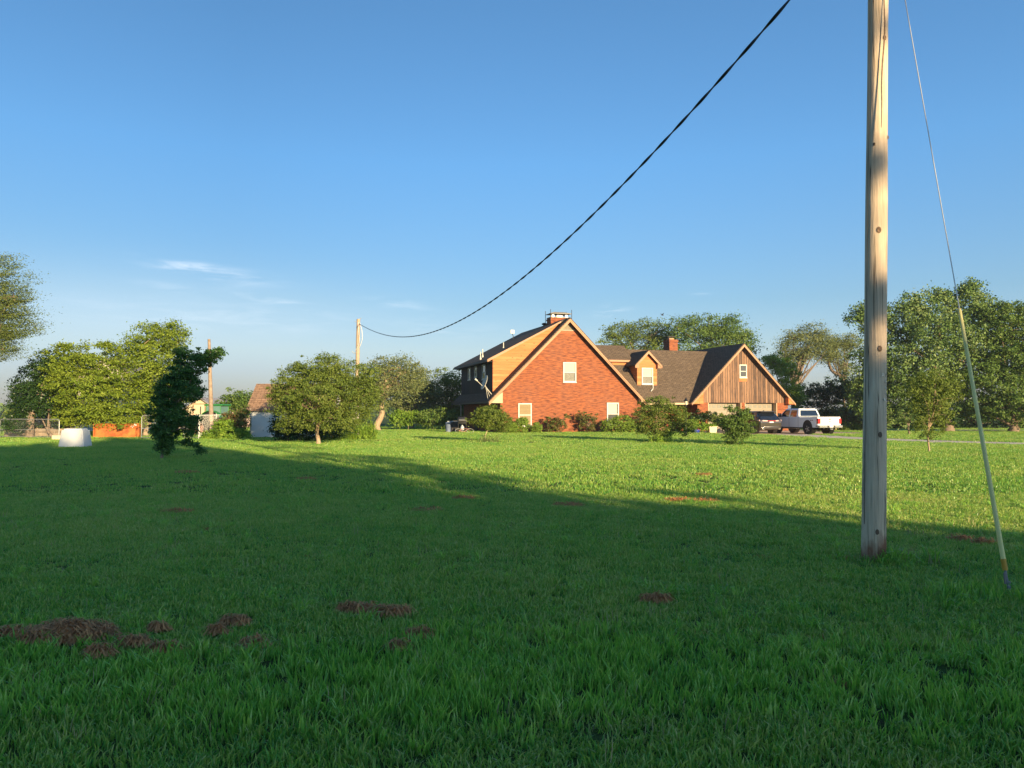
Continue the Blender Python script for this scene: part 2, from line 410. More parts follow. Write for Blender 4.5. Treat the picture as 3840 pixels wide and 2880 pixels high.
def window(x0, x1, z0, z1, face, at, style='sash', parent=house):
    # face 'v': facing -v at depth `at`; face 'u': facing -u at `at`
    def place(m, a0, a1, b0, b1, d0, d1):
        if face == 'v': m.bx(a0, a1, at-d1, at-d0, b0, b1)
        else: m.bx(at-d1, at-d0, a0, a1, b0, b1)
    W_, H_ = x1-x0, z1-z0; fw = min(.09, W_*.13)
    m = MB()
    place(m, x0, x0+fw, z0, z1, .0, .07); place(m, x1-fw, x1, z0, z1, .0, .07)
    place(m, x0+fw, x1-fw, z1-fw, z1, .0, .07); place(m, x0+fw, x1-fw, z0, z0+fw, .0, .07)
    zm = z0 + H_*.48
    place(m, x0+fw, x1-fw, zm-.03, zm+.03, .0, .055)
    fr = m.build('window', MAT['white'] if face == 'v' else MAT['white'], parent)
    g = MB(); place(g, x0+fw, x1-fw, z0+fw, zm-.03, .004, .022); place(g, x0+fw, x1-fw, zm+.03, z1-fw, .004, .022)
    g.build('pane', MAT['glass'], fr)
    if style == 'shade':
        b = MB(); place(b, x0+fw+.01, x1-fw-.03, zm+.04, z1-fw-.01, .023, .030); b.build('roller_shade', MAT['shade'], fr)
        b = MB(); place(b, x0+fw+.02, x1-fw-.05, z0+fw+.02, zm-.06, .023, .028)
        b.build('net_curtain', MAT['curtain'], fr)
    if style == 'blind':
        b = MB(); place(b, x0+fw+.01, x1-fw-.01, z0+fw+.01, zm-.04, .023, .028); place(b, x0+fw+.01, x1-fw-.01, zm+.04, z1-fw-.01, .023, .028)
        b.build('blind', MAT['blind'], fr)
    if style == 'full':
        b = MB(); place(b, x0+fw+.01, x1-fw-.08, zm+.035, z1-fw-.01, .023, .028); b.build('roller_shade', MAT['shade'], fr)
    b = MB(); place(b, x0-.03, x1+.03, z0-.07, z0, .0, .10); b.build('sill', MAT['white'], fr)
    return fr
def win_px(x0, y0, x1, y1, v, style):
    a = hp(x0, y0, v); b = hp(x1, y1, v); return window(a[0], b[0], b[1], a[1], 'v', v, style)
win_px(2111, 1358, 2160, 1433, 0, 'shade')
win_px(1943, 1512, 1993, 1597, 0, 'blind')
win_px(2275, 1510, 2320, 1592, 0, 'full')

# shed dormer on the left slope
CV, DU = 1.0, -.325
ZD = 6.15; sl_ = (RZ-.05-ZD)/(RC-DU)
w = MB(); w.prism_y([(DU, zA(DU)-.1), (RC-.05, RZ-.15), (DU+.02, ZD)], CV, CV+.15)
w.build('dormer_cheek', MAT['cedar'], house)
w = MB(); w.bx(DU, DU+.14, CV+.15, 12.3, zA(DU)-.1, ZD-.02); w.build('dark_board_wall', MAT['dark_board'], house)
t = MB(); t.bx(DU-.04, DU+.16, CV-.05, CV-.002, zA(DU)-.02, ZD-.1); t.build('corner_board', MAT['cedar'], house)
r = MB(); ue = -.92; ze = ZD - sl_*(DU-ue) + .12
r.slab([(RC+.1, CV-.42, RZ+.06), (RC+.1, V1, RZ+.06), (ue, V1, ze), (ue, CV-.42, ze)], (.05, 0, -.13))
roof_d = r.build('dormer_roof', MAT['shingle'], house)
t = MB(); t.slab([(RC-.4, CV-.46, RZ-.33), (RC-.4, CV-.46, RZ-.20), (ue, CV-.46, ze-.02), (ue, CV-.46, ze-.24)], (0, .04, 0))
t.build_split('rake_board', MAT['trim'], house)
t = MB(); t.bx(ue-.04, ue, CV-.42, V1, ze-.2, ze-.03); t.build('gutter', MAT['dark'], house)
t = MB(); t.slab([(ue, CV-.42, ze-.2), (DU, CV-.42, ze-.2), (DU, V1, ze-.2), (ue, V1, ze-.2)], (0, 0, .02)); t.build('soffit', MAT['dark'], house)  # dark colour carries the shade below the dormer eave
for x0, x1, y0, y1 in ((1757, 1765.5, 1381, 1428), (1781, 1789.5, 1375, 1419), (1810, 1822, 1369, 1426)):
    a = hv(x0, y0, DU); b = hv(x1, y1, DU)
    window(b[0], a[0], b[1]+.1, a[1], 'u', DU, 'sash')
# porch post and downpipe on the shaded wall
t = MB(); a = hv(1733, 1562, 0)[0]; t.tube([(-.12, a, .2), (-.12, a, 2.3)], .06, 8); t.build('downpipe', MAT['white'], house)
t = MB(); t.bx(-.06, 0, 7.2, 8.15, 0, 2.1); t.build('back_door', MAT['dark'], house)
# vent pipes and chimney
for nm, px, py, px2, py2, v in (('vent_pipe', 1802, 1337, 1802, 1320, 4.0), ('vent_pipe', 1810, 1330, 1810, 1309, 6.0), ('vent_pipe', 1888, 1300, 1888, 1284, 4.2)):
    q = hp(px, py, v); h = hp(px2, py2, v)[1]
    MB().lathe([(.042, q[1]-.5), (.042, h)], (q[0], v, 0), 10).lathe([(.10, q[1]-.25), (.05, q[1]+.0)], (q[0], v, 0), 10).build(nm, MAT['white'], roof_d)
q = hp(2042, 1221, 6.0)
MB().lathe([(.13, q[1]-.4), (.13, q[1]+.05), (.26, q[1]+.08), (.24, q[1]+.2), (.08, q[1]+.25)], (q[0], 6.0, 0), 14).build('round_vent', MAT['dark'], roof_d)
def chimney(u0, u1, v0, v1, z0, z1, parent, crown=True):
    c = MB().bx(u0, u1, v0, v1, z0, z1).bx(u0-.05, u1+.05, v0-.05, v1+.05, z1-.22, z1-.08).build('chimney', MAT['brick'], parent)
    return c
ch = chimney(5.58, 7.38, 3.4, 4.45, 6.5, 9.92, roof_a)
MB().bx(5.56, 7.40, 3.38, 4.47, 9.92, 9.98).build('crown', simple('mortar_crown', (.36, .27, .19), .9), ch)
m = MB(); m.slab([(5.5, 3.25, 10.26), (7.46, 3.25, 10.26), (7.46, 4.6, 10.26), (5.5, 4.6, 10.26)], (0, 0, .04))
m.loft([[(5.5, 3.25, 10.30), (7.46, 3.25, 10.30), (7.46, 4.6, 10.30), (5.5, 4.6, 10.30)], [(6.0, 3.7, 10.46), (6.95, 3.7, 10.46), (6.95, 4.1, 10.46), (6.0, 4.1, 10.46)]], smooth=False)
m.build('spark_cap', simple('cap_metal', (.30, .27, .21), .6, .1), ch)
m = MB()
for u in (5.5, 7.46):
    for v in (3.25, 4.6): m.tube([(u, v, 9.55), (u, v, 10.62)], .025, 6)
m.build_split('cap_bracket', MAT['dark'], ch)
m = MB().bx(5.75, 5.95, 3.6, 3.8, 10.0, 10.26).bx(6.25, 6.75, 3.7, 3.95, 10.0, 10.18).bx(7.0, 7.2, 3.6, 3.8, 10.0, 10.26); m.build_split('flue', MAT['steel'], ch)

# middle wing
r = MB(); e = .06
r.slab([(12.83+e, -.5, 2.5), (16.81-e*0, -.5, 2.5), (21.70, 4.39, 7.4), (7.93, 4.4, 7.4)], (0, .1, -.12))
r.slab([(7.93, 4.4, 7.4), (21.70, 4.4, 7.4), (21.7, 9.3, 2.5), (12.9, 9.3, 2.5)], (0, -.1, -.12))
roof_b = r.build('roof', MAT['shingle'], house)
t = MB().bx(12.85, 16.8, -.55, -.5, 2.30, 2.46); t.build_split('fascia', MAT['cream'], house)
t = MB().bx(12.5, 17.0, -.5, 1.3, 2.38, 2.42); t.build('porch_ceiling', MAT['cream'], house)
r = MB()
r.slab([(9.0, 2.6, 6.30), (13.0, 2.6, 6.30), (13.0, 4.4, 7.72), (7.6, 4.4, 7.72)], (0, .08, -.12))
r.slab([(7.6, 4.4, 7.72), (13.0, 4.4, 7.72), (13.0, 6.4, 6.1), (9.2, 6.4, 6.1)], (0, -.08, -.12))
r.build('raised_roof', MAT['shingle'], house)
t = MB().bx(9.2, 12.95, 2.55, 2.6, 6.10, 6.27); t.build_split('fascia', MAT['trim'], house)
t = MB().bx(9.4, 12.8, 2.85, 3.0, 5.6, 6.3); t.prism_x([(3.0, 5.9), (3.0, 6.4), (4.4, 7.55), (5.8, 6.4), (5.8, 5.9)], 12.65, 12.8); t.build('cedar_wall', MAT['cedar'], house)
c2 = chimney(17.75, 18.62, 4.6, 5.75, 6.4, 8.45, roof_b)
MB().bx(17.95, 18.4, 4.95, 5.4, 8.45, 8.62).build('flue', simple('clay', (.4, .2, .1)), c2)
MB().bx(17.75, 18.6, 4.85, 5.6, 8.72, 8.76).bx(17.9, 17.93, 4.9, 4.93, 8.6, 8.73).bx(18.4, 18.43, 5.4, 5.43, 8.6, 8.73).build('spark_cap', MAT['dark'], c2)
# small dormer
DC = 13.6
w = MB(); w.prism_y([(DC-.95, 3.9), (DC+.95, 3.9), (DC+.95, 5.80), (DC, 6.80), (DC-.95, 5.80)], 1.0, 1.15)
w.prism_x([(1.15, 4.0), (1.15, 5.85), (3.0, 5.85)], DC-.95, DC-.83); w.prism_x([(1.15, 4.0), (1.15, 5.85), (3.0, 5.85)], DC+.83, DC+.95)
w.build('dormer_wall', MAT['cedar'], house)
r = MB()
for s_ in (-1, 1): r.slab([(DC, .68, 7.05), (DC, 4.15, 7.05), (DC+s_*1.3, 2.9, 5.75), (DC+s_*1.3, .68, 5.75)], (-s_*.08, 0, -.10))
r.build('dormer_roof', MAT['shingle'], house)
t = MB()
for s_ in (-1, 1):
    t.slab([(DC, .64, 6.98), (DC+s_*1.3, .64, 5.68), (DC+s_*1.3, .64, 5.48), (DC, .64, 6.74)], (0, .04, 0))
    t.prism_y([(DC+s_*1.28, 5.48), (DC+s_*.9, 5.48), (DC+s_*.9, 5.86)], .69, .99)
t.build_split('rake_board', MAT['trim'], house)
win_px(2405.5, 1379, 2448, 1441, 1.0, 'shade')
t = MB(); a = hp(2448, 1443, .85); b = hp(2441, 1467, .3); t.tube([(a[0], .85, a[1]), (a[0], .80, a[1]-.3), ((a[0]+b[0])/2+.04, .5, (a[1]+b[1])/2-.1), (b[0], .3, b[1])], .05, 6)
t.build('drain_hose', MAT['white'], house)

# garage
GC, GZ = 22.04, 7.73
def zC(u): return GZ - abs(u-GC)
gl, gr_ = 17.64, 26.85
r = MB(); g0, g1 = 16.81, 27.27
r.slab([(GC, -1, GZ), (GC, 10, GZ), (g0, 10, zC(g0)), (g0, -1, zC(g0))], (.1, 0, -.12))
r.slab([(GC, -1, GZ), (GC, 10, GZ), (g1, 10, zC(g1)), (g1, -1, zC(g1))], (-.1, 0, -.12))
roof_c = r.build('roof', MAT['shingle'], house)
ztop = hp(2700, 1510, -.5)[1]
w = MB(); w.prism_y([(gl, ztop), (gr_, ztop), (gr_, zC(gr_)-.2), (GC, GZ-.2), (gl, zC(gl)-.2)], -.5, -.35); w.build('weathered_gable', MAT['barn_board'], house)
d1 = (hp(2657, 1512, 0)[0], hp(2777, 1512, -.5)[0]); d2 = (hp(2795, 1512, -.5)[0], hp(2911, 1512, -.5)[0])
d1 = (hp(2657, 1512, -.5)[0], d1[1])
w = MB(); w.bx(gl, d1[0]-.06, -.5, -.0, 0, ztop-.003); w.bx(d1[1]+.06, d2[0]-.06, -.5, 0, 0, ztop-.003); w.bx(d2[1]+.06, gr_, -.5, 0, 0, ztop-.003)
w.bx(gl, gl+.2, 0, 9.5, 0, ztop+.3); w.bx(gr_-.2, gr_, 0, 9.5, 0, ztop+.3); w.bx(gl+.2, gr_-.2, 9.3, 9.5, 0, 3)
w.build_split('brick_wall', MAT['brick'], house)
t = MB()
for d in (d1, d2):
    t.bx(d[0]-.06, d[0], -.52, .0, 0, ztop-.003); t.bx(d[1], d[1]+.06, -.52, .0, 0, ztop-.003)
t.build_split('door_jamb', MAT['cream'], house)
for d in (d1, d2):
    m = MB(); H_ = ztop-.02
    for k in range(4): m.bx(d[0]+.002, d[1]-.002, .02, .06, H_*k/4+.008, H_*(k+1)/4-.008)
    n_ = 6
    for k in range(4):
        for j in range(n_):
            a = d[0]+.12+(d[1]-d[0]-.24)*j/n_+.04; b = d[0]+.12+(d[1]-d[0]-.24)*(j+1)/n_-.04
            m.bx(a, b, .005, .022, H_*k/4+.12, H_*(k+1)/4-.12)
    gd = m.build('garage_door', MAT['tan_door'], house)
    g = MB()
    for j in range(n_):
        a = d[0]+.12+(d[1]-d[0]-.24)*j/n_+.09; b = d[0]+.12+(d[1]-d[0]-.24)*(j+1)/n_-.09
        g.bx(a, b, -.002, .004, H_*3/4+.17, H_-.15)
    g.build_split('door_light', simple('dusty_glass', (.19, .18, .145), .4, .1), gd)
t = MB()
for ue in (g0, g1):
    t.slab([(GC, -1.05, GZ-.10), (ue, -1.05, zC(ue)-.10), (ue, -1.05, zC(ue)-.26), (GC, -1.05, GZ-.32)], (0, .045, 0))
t.build_split('rake_board', MAT['trim'], house)
t = MB(); t.prism_y([(g0+.02, 2.36), (17.95, 2.36), (17.95, 3.35)], -1.0, -.502); t.prism_y([(26.55, 2.36), (g1-.02, 2.36), (26.55, 2.98)], -1.0, -.502)
t.build_split('eave_return', MAT['cedar'], house)
t = MB(); t.bx(g0-.03, g0, -1, 10, 2.32, 2.46); t.bx(g1, g1+.03, -1, 10, 2.32, 2.46); t.build_split('fascia', MAT['trim'], house)
win_px(2771.5, 1367, 2799.5, 1416, -.5, 'sash')
a = hp(2771, 1416.5, -.5); b = hp(2800, 1431, -.5)
MB().bx(a[0], b[0], -.53, -.503, b[1], a[1]-.06).build('patch_panel', MAT['cedar'], house)
# entry porch door
MB().bx(14.4, 15.4, 1.24, 1.30, 0, 2.1).build('front_door', simple('door_paint', (.25, .09, .05)), house)
# ------------------------------------------------------------------ plants
def leaf_mat(name, stops, trans=.25, rough=.6):
    m = N(name)
    at = m.n('Attribute', attribute_name='lv')
    geo = m.n('TexCoord'); f = m.noise(geo.outputs['Object'], .55, 3)
    f = m.math('ADD', m.math('MULTIPLY', at.outputs['Fac'], .72), m.math('MULTIPLY', f, .28))
    c = m.ramp(f, stops); m.col(c); m.rough(rough); m.p.inputs['Specular IOR Level'].default_value = .25
    tr = m.n('BsdfTranslucent'); m.l(m.mix(1.0, c, (1.25, 1.25, .6), 'MULTIPLY'), tr.inputs['Color'])
    mx = m.n('MixShader'); mx.inputs[0].default_value = trans
    m.l(m.p.outputs[0], mx.inputs[1]); m.l(tr.outputs[0], mx.inputs[2])
    m.l(mx.outputs[0], m.t.nodes['Material Output'].inputs['Surface']); return m.m
LM = {
 'bright': leaf_mat('leaf_bright', [(0.12, (0.081, 0.144, 0.011)), (0.5, (0.178, 0.247, 0.022)), (0.88, (0.292, 0.356, 0.050))], .3),
 'olive': leaf_mat('leaf_olive', [(0.12, (0.065, 0.115, 0.018)), (0.5, (0.140, 0.196, 0.031)), (0.84, (0.232, 0.276, 0.061)), (0.97, (0.302, 0.241, 0.099))], .25),
 'dry': leaf_mat('leaf_dry', [(0.15, (0.081, 0.121, 0.035)), (0.5, (0.157, 0.190, 0.064)), (0.85, (0.248, 0.270, 0.121)), (0.97, (0.292, 0.253, 0.154))], .2),
 'pear': leaf_mat('leaf_pear', [(.15, (0.030, 0.081, 0.018)), (.5, (0.070, 0.161, 0.031)), (.85, (0.140, 0.253, 0.055))], .25, .4),
 'elmdry': leaf_mat('leaf_elm_mixed', [(0.12, (0.059, 0.098, 0.020)), (0.5, (0.113, 0.155, 0.033)), (0.82, (0.184, 0.207, 0.061)), (0.96, (0.248, 0.184, 0.099))], .2),
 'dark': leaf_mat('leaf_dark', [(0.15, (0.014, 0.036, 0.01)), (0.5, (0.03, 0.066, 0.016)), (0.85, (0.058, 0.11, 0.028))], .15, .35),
 'maple': leaf_mat('leaf_silver_maple', [(0.15, (0.054, 0.121, 0.029)), (0.5, (0.135, 0.218, 0.053)), (0.85, (0.292, 0.356, 0.143))], .2),
 'elm': leaf_mat('leaf_elm', [(0.15, (0.054, 0.115, 0.024)), (0.5, (0.113, 0.190, 0.035)), (0.85, (0.205, 0.270, 0.072))], .25),
 'box': leaf_mat('leaf_boxwood', [(0.15, (0.108, 0.190, 0.024)), (0.5, (0.200, 0.299, 0.037)), (0.85, (0.270, 0.380, 0.066))], .25),
 'barberry': leaf_mat('leaf_barberry', [(0.14, (0.162, 0.052, 0.031)), (0.36, (0.173, 0.098, 0.039)), (0.5, (0.103, 0.138, 0.031)), (0.9, (0.205, 0.253, 0.055))], .2),
 'weed': leaf_mat('leaf_weed', [(.15, (0.095, 0.186, 0.023)), (.5, (0.190, 0.322, 0.035)), (.85, (0.349, 0.457, 0.065))], .3),
}
bk = N('bark'); v = bk.coord('Object', (1, 1, .25))
bk.col(bk.ramp(bk.noise(v, 14, 6, .7), [(.3, (.10, .07, .05)), (.6, (.27, .20, .145)), (.8, (.38, .30, .22))])); bk.rough(.95); bk.bump(bk.noise(v, 20, 5), .8, .03)
BARK = bk.m
bk = N('bark_pale'); v = bk.coord('Object', (1, 1, .25))
bk.col(bk.ramp(bk.noise(v, 14, 6, .7), [(.3, (.25, .17, .11)), (.6, (.42, .31, .20)), (.8, (.52, .42, .30))])); bk.rough(.95); bk.bump(bk.noise(v, 20, 5), .6, .02)
BARKP = bk.m
def leaf_mesh(name, C, Nn, A, size, aspect, lv, m, parent):
    # C centres, Nn normals, A axis, size per leaf
    n = len(C)
    A = A - Nn*(A*Nn).sum(1, keepdims=True); A /= np.linalg.norm(A, axis=1, keepdims=True)+1e-9
    B = np.cross(Nn, A); s = size[:, None]
    V = np.empty((n, 4, 3), np.float32)
    V[:, 0] = C - A*s*.5; V[:, 1] = C + B*s*aspect*.5 - A*s*.08 + Nn*s*.10; V[:, 2] = C + A*s*.5; V[:, 3] = C - B*s*aspect*.5 - A*s*.08 + Nn*s*.10
    me = bpy.data.meshes.new(name)
    me.vertices.add(n*4); me.vertices.foreach_set('co', V.ravel())
    me.loops.add(n*4); me.loops.foreach_set('vertex_index', np.arange(n*4, dtype=np.int32))
    me.polygons.add(n); me.polygons.foreach_set('loop_start', np.arange(0, n*4, 4, dtype=np.int32)); me.polygons.foreach_set('loop_total', np.full(n, 4, np.int32))
    me.update(calc_edges=True)
    a = me.attributes.new('lv', 'FLOAT', 'FACE'); a.data.foreach_set('value', lv.astype(np.float32))
    me.materials.append(m)
    o = bpy.data.objects.new(name, me); COL.objects.link(o); o.parent = parent; return o
def unit(a): return a/(np.linalg.norm(a, axis=-1, keepdims=True)+1e-9)
def tree(name, label, cat, base, lobes, nleaf, leaf=.10, clump=.35, mat='elm', bark=None, trunk=.15, group=None, wind=(0, 0, 0), per=38,
         aspect=.55, shell=.55, limbs=8, fork=None, crown='crown', lean=None, fine=1.0, up=.35, twigs=0, stems=None, irr=.22, flat=.30):
    """lobes: world-space ((x,y,z),(rx,ry,rz)) ellipsoids."""
    bx_, by_, bz_ = base
    root = empty(name, (bx_, by_, bz_), 0, label, cat, group)
    C0 = np.array([l[0] for l in lobes], float) - np.array(base); R0 = np.array([l[1] for l in lobes], float)
    wgt = (R0[:, 0]*R0[:, 2])**1.0; wgt /= wgt.sum()
    nc = max(6, nleaf//per)
    li = rng.choice(len(lobes), nc, p=wgt)
    d = unit(rng.normal(size=(nc, 3)))
    ph = rng.uniform(0, 6.28, (len(lobes), 3)); fr = rng.uniform(2.0, 6.0, (len(lobes), 3, 3))
    bump = sum(np.sin((d*fr[li, k]).sum(1)*1.6 + ph[li, k]) for k in range(3))/3
    rr = np.where(rng.random(nc) < shell, rng.uniform(.78, 1.06, nc), rng.uniform(.15, .95, nc))
    out_ = rng.random(nc) < .10; rr = np.where(out_, rng.uniform(1.05, 1.24, nc), rr)*(1 + irr*bump)
    cc = C0[li] + d*R0[li]*rr[:, None]
    clv = rng.normal(0, .13, nc)
    # leaves
    k = rng.integers(0, nc, nleaf)
    wv = np.array(wind, float)
    cs = clump*rng.uniform(.6, 1.25, nc)*np.where(out_, .6, 1.0)
    off = rng.normal(size=(nleaf, 3))*cs[k][:, None]*np.array([.5, .5, flat])
    if np.linalg.norm(wv) > 0:
        off += wv*(rng.normal(size=(nleaf, 1))*cs[k][:, None]*1.1) 
    pts = cc[k] + off
    pts[:, 2] = np.maximum(pts[:, 2], .03)
    outw = unit(pts - C0[li][k])
    nn = unit(rng.normal(size=(nleaf, 3))*.75 + outw*.55 + np.array([0, 0, up]))
    ax = unit(rng.normal(size=(nleaf, 3)) + wv*2.2 + np.array([0, 0, -.15]))
    sz = leaf*rng.uniform(.55, 1.35, nleaf)
    lv = np.clip(.5 + clv[k] + rng.normal(0, .14, nleaf), 0, 1)
    leaf_mesh(crown, pts, nn, ax, sz, aspect, lv, LM[mat], root)
    if trunk > 0:
        m = MB(); bm = bark or BARK
        order = np.argsort(-wgt)
        top = C0.mean(0)
        zlow = (C0[:, 2]-R0[:, 2]).min()
        if stems is not None:
            for path, r0, r1 in stems:
                pp = smooth_path([tuple(Vector(q)-Vector(base)) for q in path], 5); rr_ = np.linspace(r0, r1, len(pp)); m.tube(pp, list(rr_), 8)
        if fork is None: fork = (top[0]*.25, top[1]*.25, max(.4, zlow + R0[:, 2].min()*.35))
        fk = Vector(fork)
        mid = fk*.5 + Vector((rng.normal()*trunk*.5, rng.normal()*trunk*.5, 0))
        pth = smooth_path([(0, 0, -.05), (0.02, 0, trunk*1.5), tuple(mid), tuple(fk)], 4)
        rad = [trunk*(1.45-.45*min(1, i/4)) * (1-.38*i/(len(pth)-1)) for i in range(len(pth))]
        m.tube(pth, rad, 10)
        # limbs reach lobes
        for j in range(limbs):
            l = j % len(lobes); tgt = C0[order[l]] + unit(rng.normal(size=3))*R0[order[l]]*.62*(.4 + .6*rng.random())
            tv = Vector(tgt); q = fk.lerp(tv, .45) + Vector((rng.normal()*.12, rng.normal()*.12, .12*(tv-fk).length*.6))
            st = Vector(pth[-1-(j % 3)])
            lp = smooth_path([tuple(st), tuple(q), tuple(tv)], 5); r0 = trunk*.55*rng.uniform(.6, 1)
            m.tube(lp, [r0*(1-.85*i/(len(lp)-1)) + .006 for i in range(len(lp))], 6, False)
            for b in range(3 + twigs):
                s0 = lp[rng.integers(3, len(lp))]; e0 = Vector(cc[rng.integers(0, nc)])
                if (e0-s0).length > R0[order[l]].max()*1.0: e0 = s0 + (e0-s0).normalized()*R0[order[l]].max()*.8
                mm_ = s0.lerp(e0, .5) + Vector((0, 0, .06*(e0-s0).length))
                m.tube([s0, mm_, e0], [r0*.32+.004, r0*.18+.003, .003], 4, False)
        m.build('trunk', bm, root)
    return root
def L(px, py, rx, ry, Y, ryd=None):
    """ellipsoid seen at picture point (px,py) with picture radii, standing at depth Y"""
    c = P(px, py, Y); k = Y/FPX
    return ((c.x, c.y, max(c.z, ry*k*.2)), (rx*k, (ryd if ryd else rx*k*.9), ry*k))
def T_(name, label, cat, bpx, Y, lobes, nleaf, depths=None, **kw):
    b = P(bpx, 1600, Y); ll = []
    for i, l in enumerate(lobes):
        dy = l[4] if len(l) > 4 else rng.uniform(-.5, .5)*l[2]*Y/FPX*.8
        ll.append(L(l[0], l[1], l[2], l[3], Y+dy))
    return tree(name, label, cat, (b.x, b.y, 0), ll, nleaf, **kw)
WR = (.8, 0, .15)    # the wind bends foliage to the right
# far left
T_('elm_tree', 'tall feathery elm at the left edge with bare brown lower twigs', 'tree', -150, 45,
   [(-60, 1060, 130, 100), (-20, 1190, 150, 90), (40, 1130, 62, 70), (-70, 1290, 120, 70), (30, 1250, 55, 48), (0, 990, 40, 40), (15, 1320, 40, 35)], 46000, leaf=.105, clump=.5, per=60, flat=.17, mat='elmdry', trunk=.28, wind=WR, irr=.35, shell=.5, limbs=12, aspect=.42, twigs=4)
T_('pear_tree', 'dark shaded tree behind the wire pen, around the broken trunk', 'tree', 190, 50,
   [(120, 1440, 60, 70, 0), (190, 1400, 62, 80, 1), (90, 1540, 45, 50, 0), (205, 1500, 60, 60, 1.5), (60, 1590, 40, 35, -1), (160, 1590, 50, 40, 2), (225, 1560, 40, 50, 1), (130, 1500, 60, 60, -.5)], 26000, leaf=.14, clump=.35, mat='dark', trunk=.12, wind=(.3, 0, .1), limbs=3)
T_('mulberry_tree', 'bright yellow-green drooping tree with trunk right of the wire pen', 'tree', 222, 51,
   [(255, 1350, 75, 55, 0), (345, 1345, 85, 55, 0), (300, 1440, 110, 80, -.8), (400, 1430, 75, 80, .5), (370, 1530, 85, 65, -.8), (300, 1560, 70, 45, -.6), (215, 1400, 40, 60, -1), (440, 1580, 50, 40, -.8), (400, 1298, 30, 14), (250, 1300, 22, 16), (230, 1500, 40, 60, 0)], 34000, leaf=.15, clump=.42, mat='bright', trunk=.15, irr=.3, shell=.65, limbs=6, per=48, flat=.27)
T_('mulberry_tree', 'taller yellow-green tree over the right end of the orange steel blade', 'tree', 545, 53,
   [(560, 1280, 75, 55, 0), (640, 1270, 60, 50, 0), (480, 1340, 60, 60, 0), (590, 1370, 100, 80, -.6), (520, 1470, 85, 80, -.8), (610, 1480, 75, 80, 0), (500, 1570, 70, 50, -.6), (650, 1235, 22, 20), (600, 1235, 20, 25)], 31000, leaf=.15, clump=.42, mat='bright', trunk=.17, bark=BARKP, wind=(.35, 0, .15), irr=.35, shell=.6, limbs=8, per=48, flat=.27)
T_('shrub', 'pale green bush at the far left behind the pen', 'shrub', 75, 56, [(75, 1500, 32, 50, 0), (50, 1560, 40, 40, 0)], 3500, leaf=.13, clump=.35, mat='olive', trunk=.05)
# broken snag
sn = empty('dead_tree', (P(112, 1600, 49.6).x, 49.6, 0), 0, 'grey broken dead trunk leaning right in the dark tree', 'dead tree')
m = MB(); k = 49/FPX
pth = [(0, 0, 0), (0, 0, .5), (.05, 0, 1.3), (.35, 0, 2.1), (.62, 0, 2.85), (.70, 0, 3.1)]
m.tube(smooth_path(pth, 4), list(np.linspace(.27, .17, 21)), 12)
m.tube([(.62, 0, 2.7), (.62, .05, 3.35)], [.12, .01], 5); m.tube([(.78, .03, 2.8), (.86, .03, 3.4)], [.08, .01], 5); m.tube([(.68, -.05, 2.8), (.74, 0, 3.55)], [.07, .01], 5)
m.build('trunk', BARK, sn)
# leaning shaded pear on the lawn
T_('pear_tree', 'dark windswept young tree leaning right alone on the shaded lawn', 'tree', 607, 26.8,
   [(622, 1632, 44, 50, 0), (612, 1545, 52, 60, 0), (640, 1460, 60, 60, 0), (690, 1400, 62, 58, .1), (745, 1350, 48, 42, 0), (800, 1335, 33, 30, 0), (690, 1330, 32, 30, 0), (720, 1460, 50, 50, -.1), (660, 1560, 45, 60, 0), (715, 1590, 28, 50, .1), (632, 1682, 20, 20, 0), (730, 1668, 20, 10, .1), (752, 1690, 16, 14, 0), (822, 1318, 14, 18, 0), (700, 1655, 22, 8, 0), (602, 1670, 18, 24, 0), (600, 1605, 34, 46, 0), (640, 1590, 40, 50, .1)],
   46000, leaf=.072, clump=.16, mat='pear', trunk=.06, shell=.30, irr=.12, limbs=12, per=60, aspect=.6, up=.2, fork=(.1, 0, .9))
# shrubs along fence
T_('shrub', 'bright green weedy bush under the wire fence beside the white shed', 'shrub', 850, 47, [(805, 1640, 50, 22, 0), (860, 1637, 50, 28, 0), (905, 1643, 34, 20, 0), (845, 1600, 36, 25, .5)], 7000, leaf=.13, clump=.22, mat='weed', trunk=0, crown='foliage')
T_('vine_bush', 'brownish vine-covered bush on the wire fence left of the shed', 'shrub', 895, 48.5, [(870, 1572, 45, 26, 0), (905, 1585, 28, 42, 0), (850, 1610, 36, 25, 0), (915, 1540, 16, 18, 0)], 9000, leaf=.10, clump=.25, mat='barberry', trunk=.04, crown='foliage')
T_('shrub', 'green tree-like bush behind the tan barn roof', 'shrub', 890, 70, [(870, 1510, 50, 30, 0), (905, 1500, 50, 35, 0), (930, 1525, 40, 40, 0), (830, 1530, 30, 18, 2)], 6000, leaf=.20, clump=.5, mat='elm', trunk=.08)
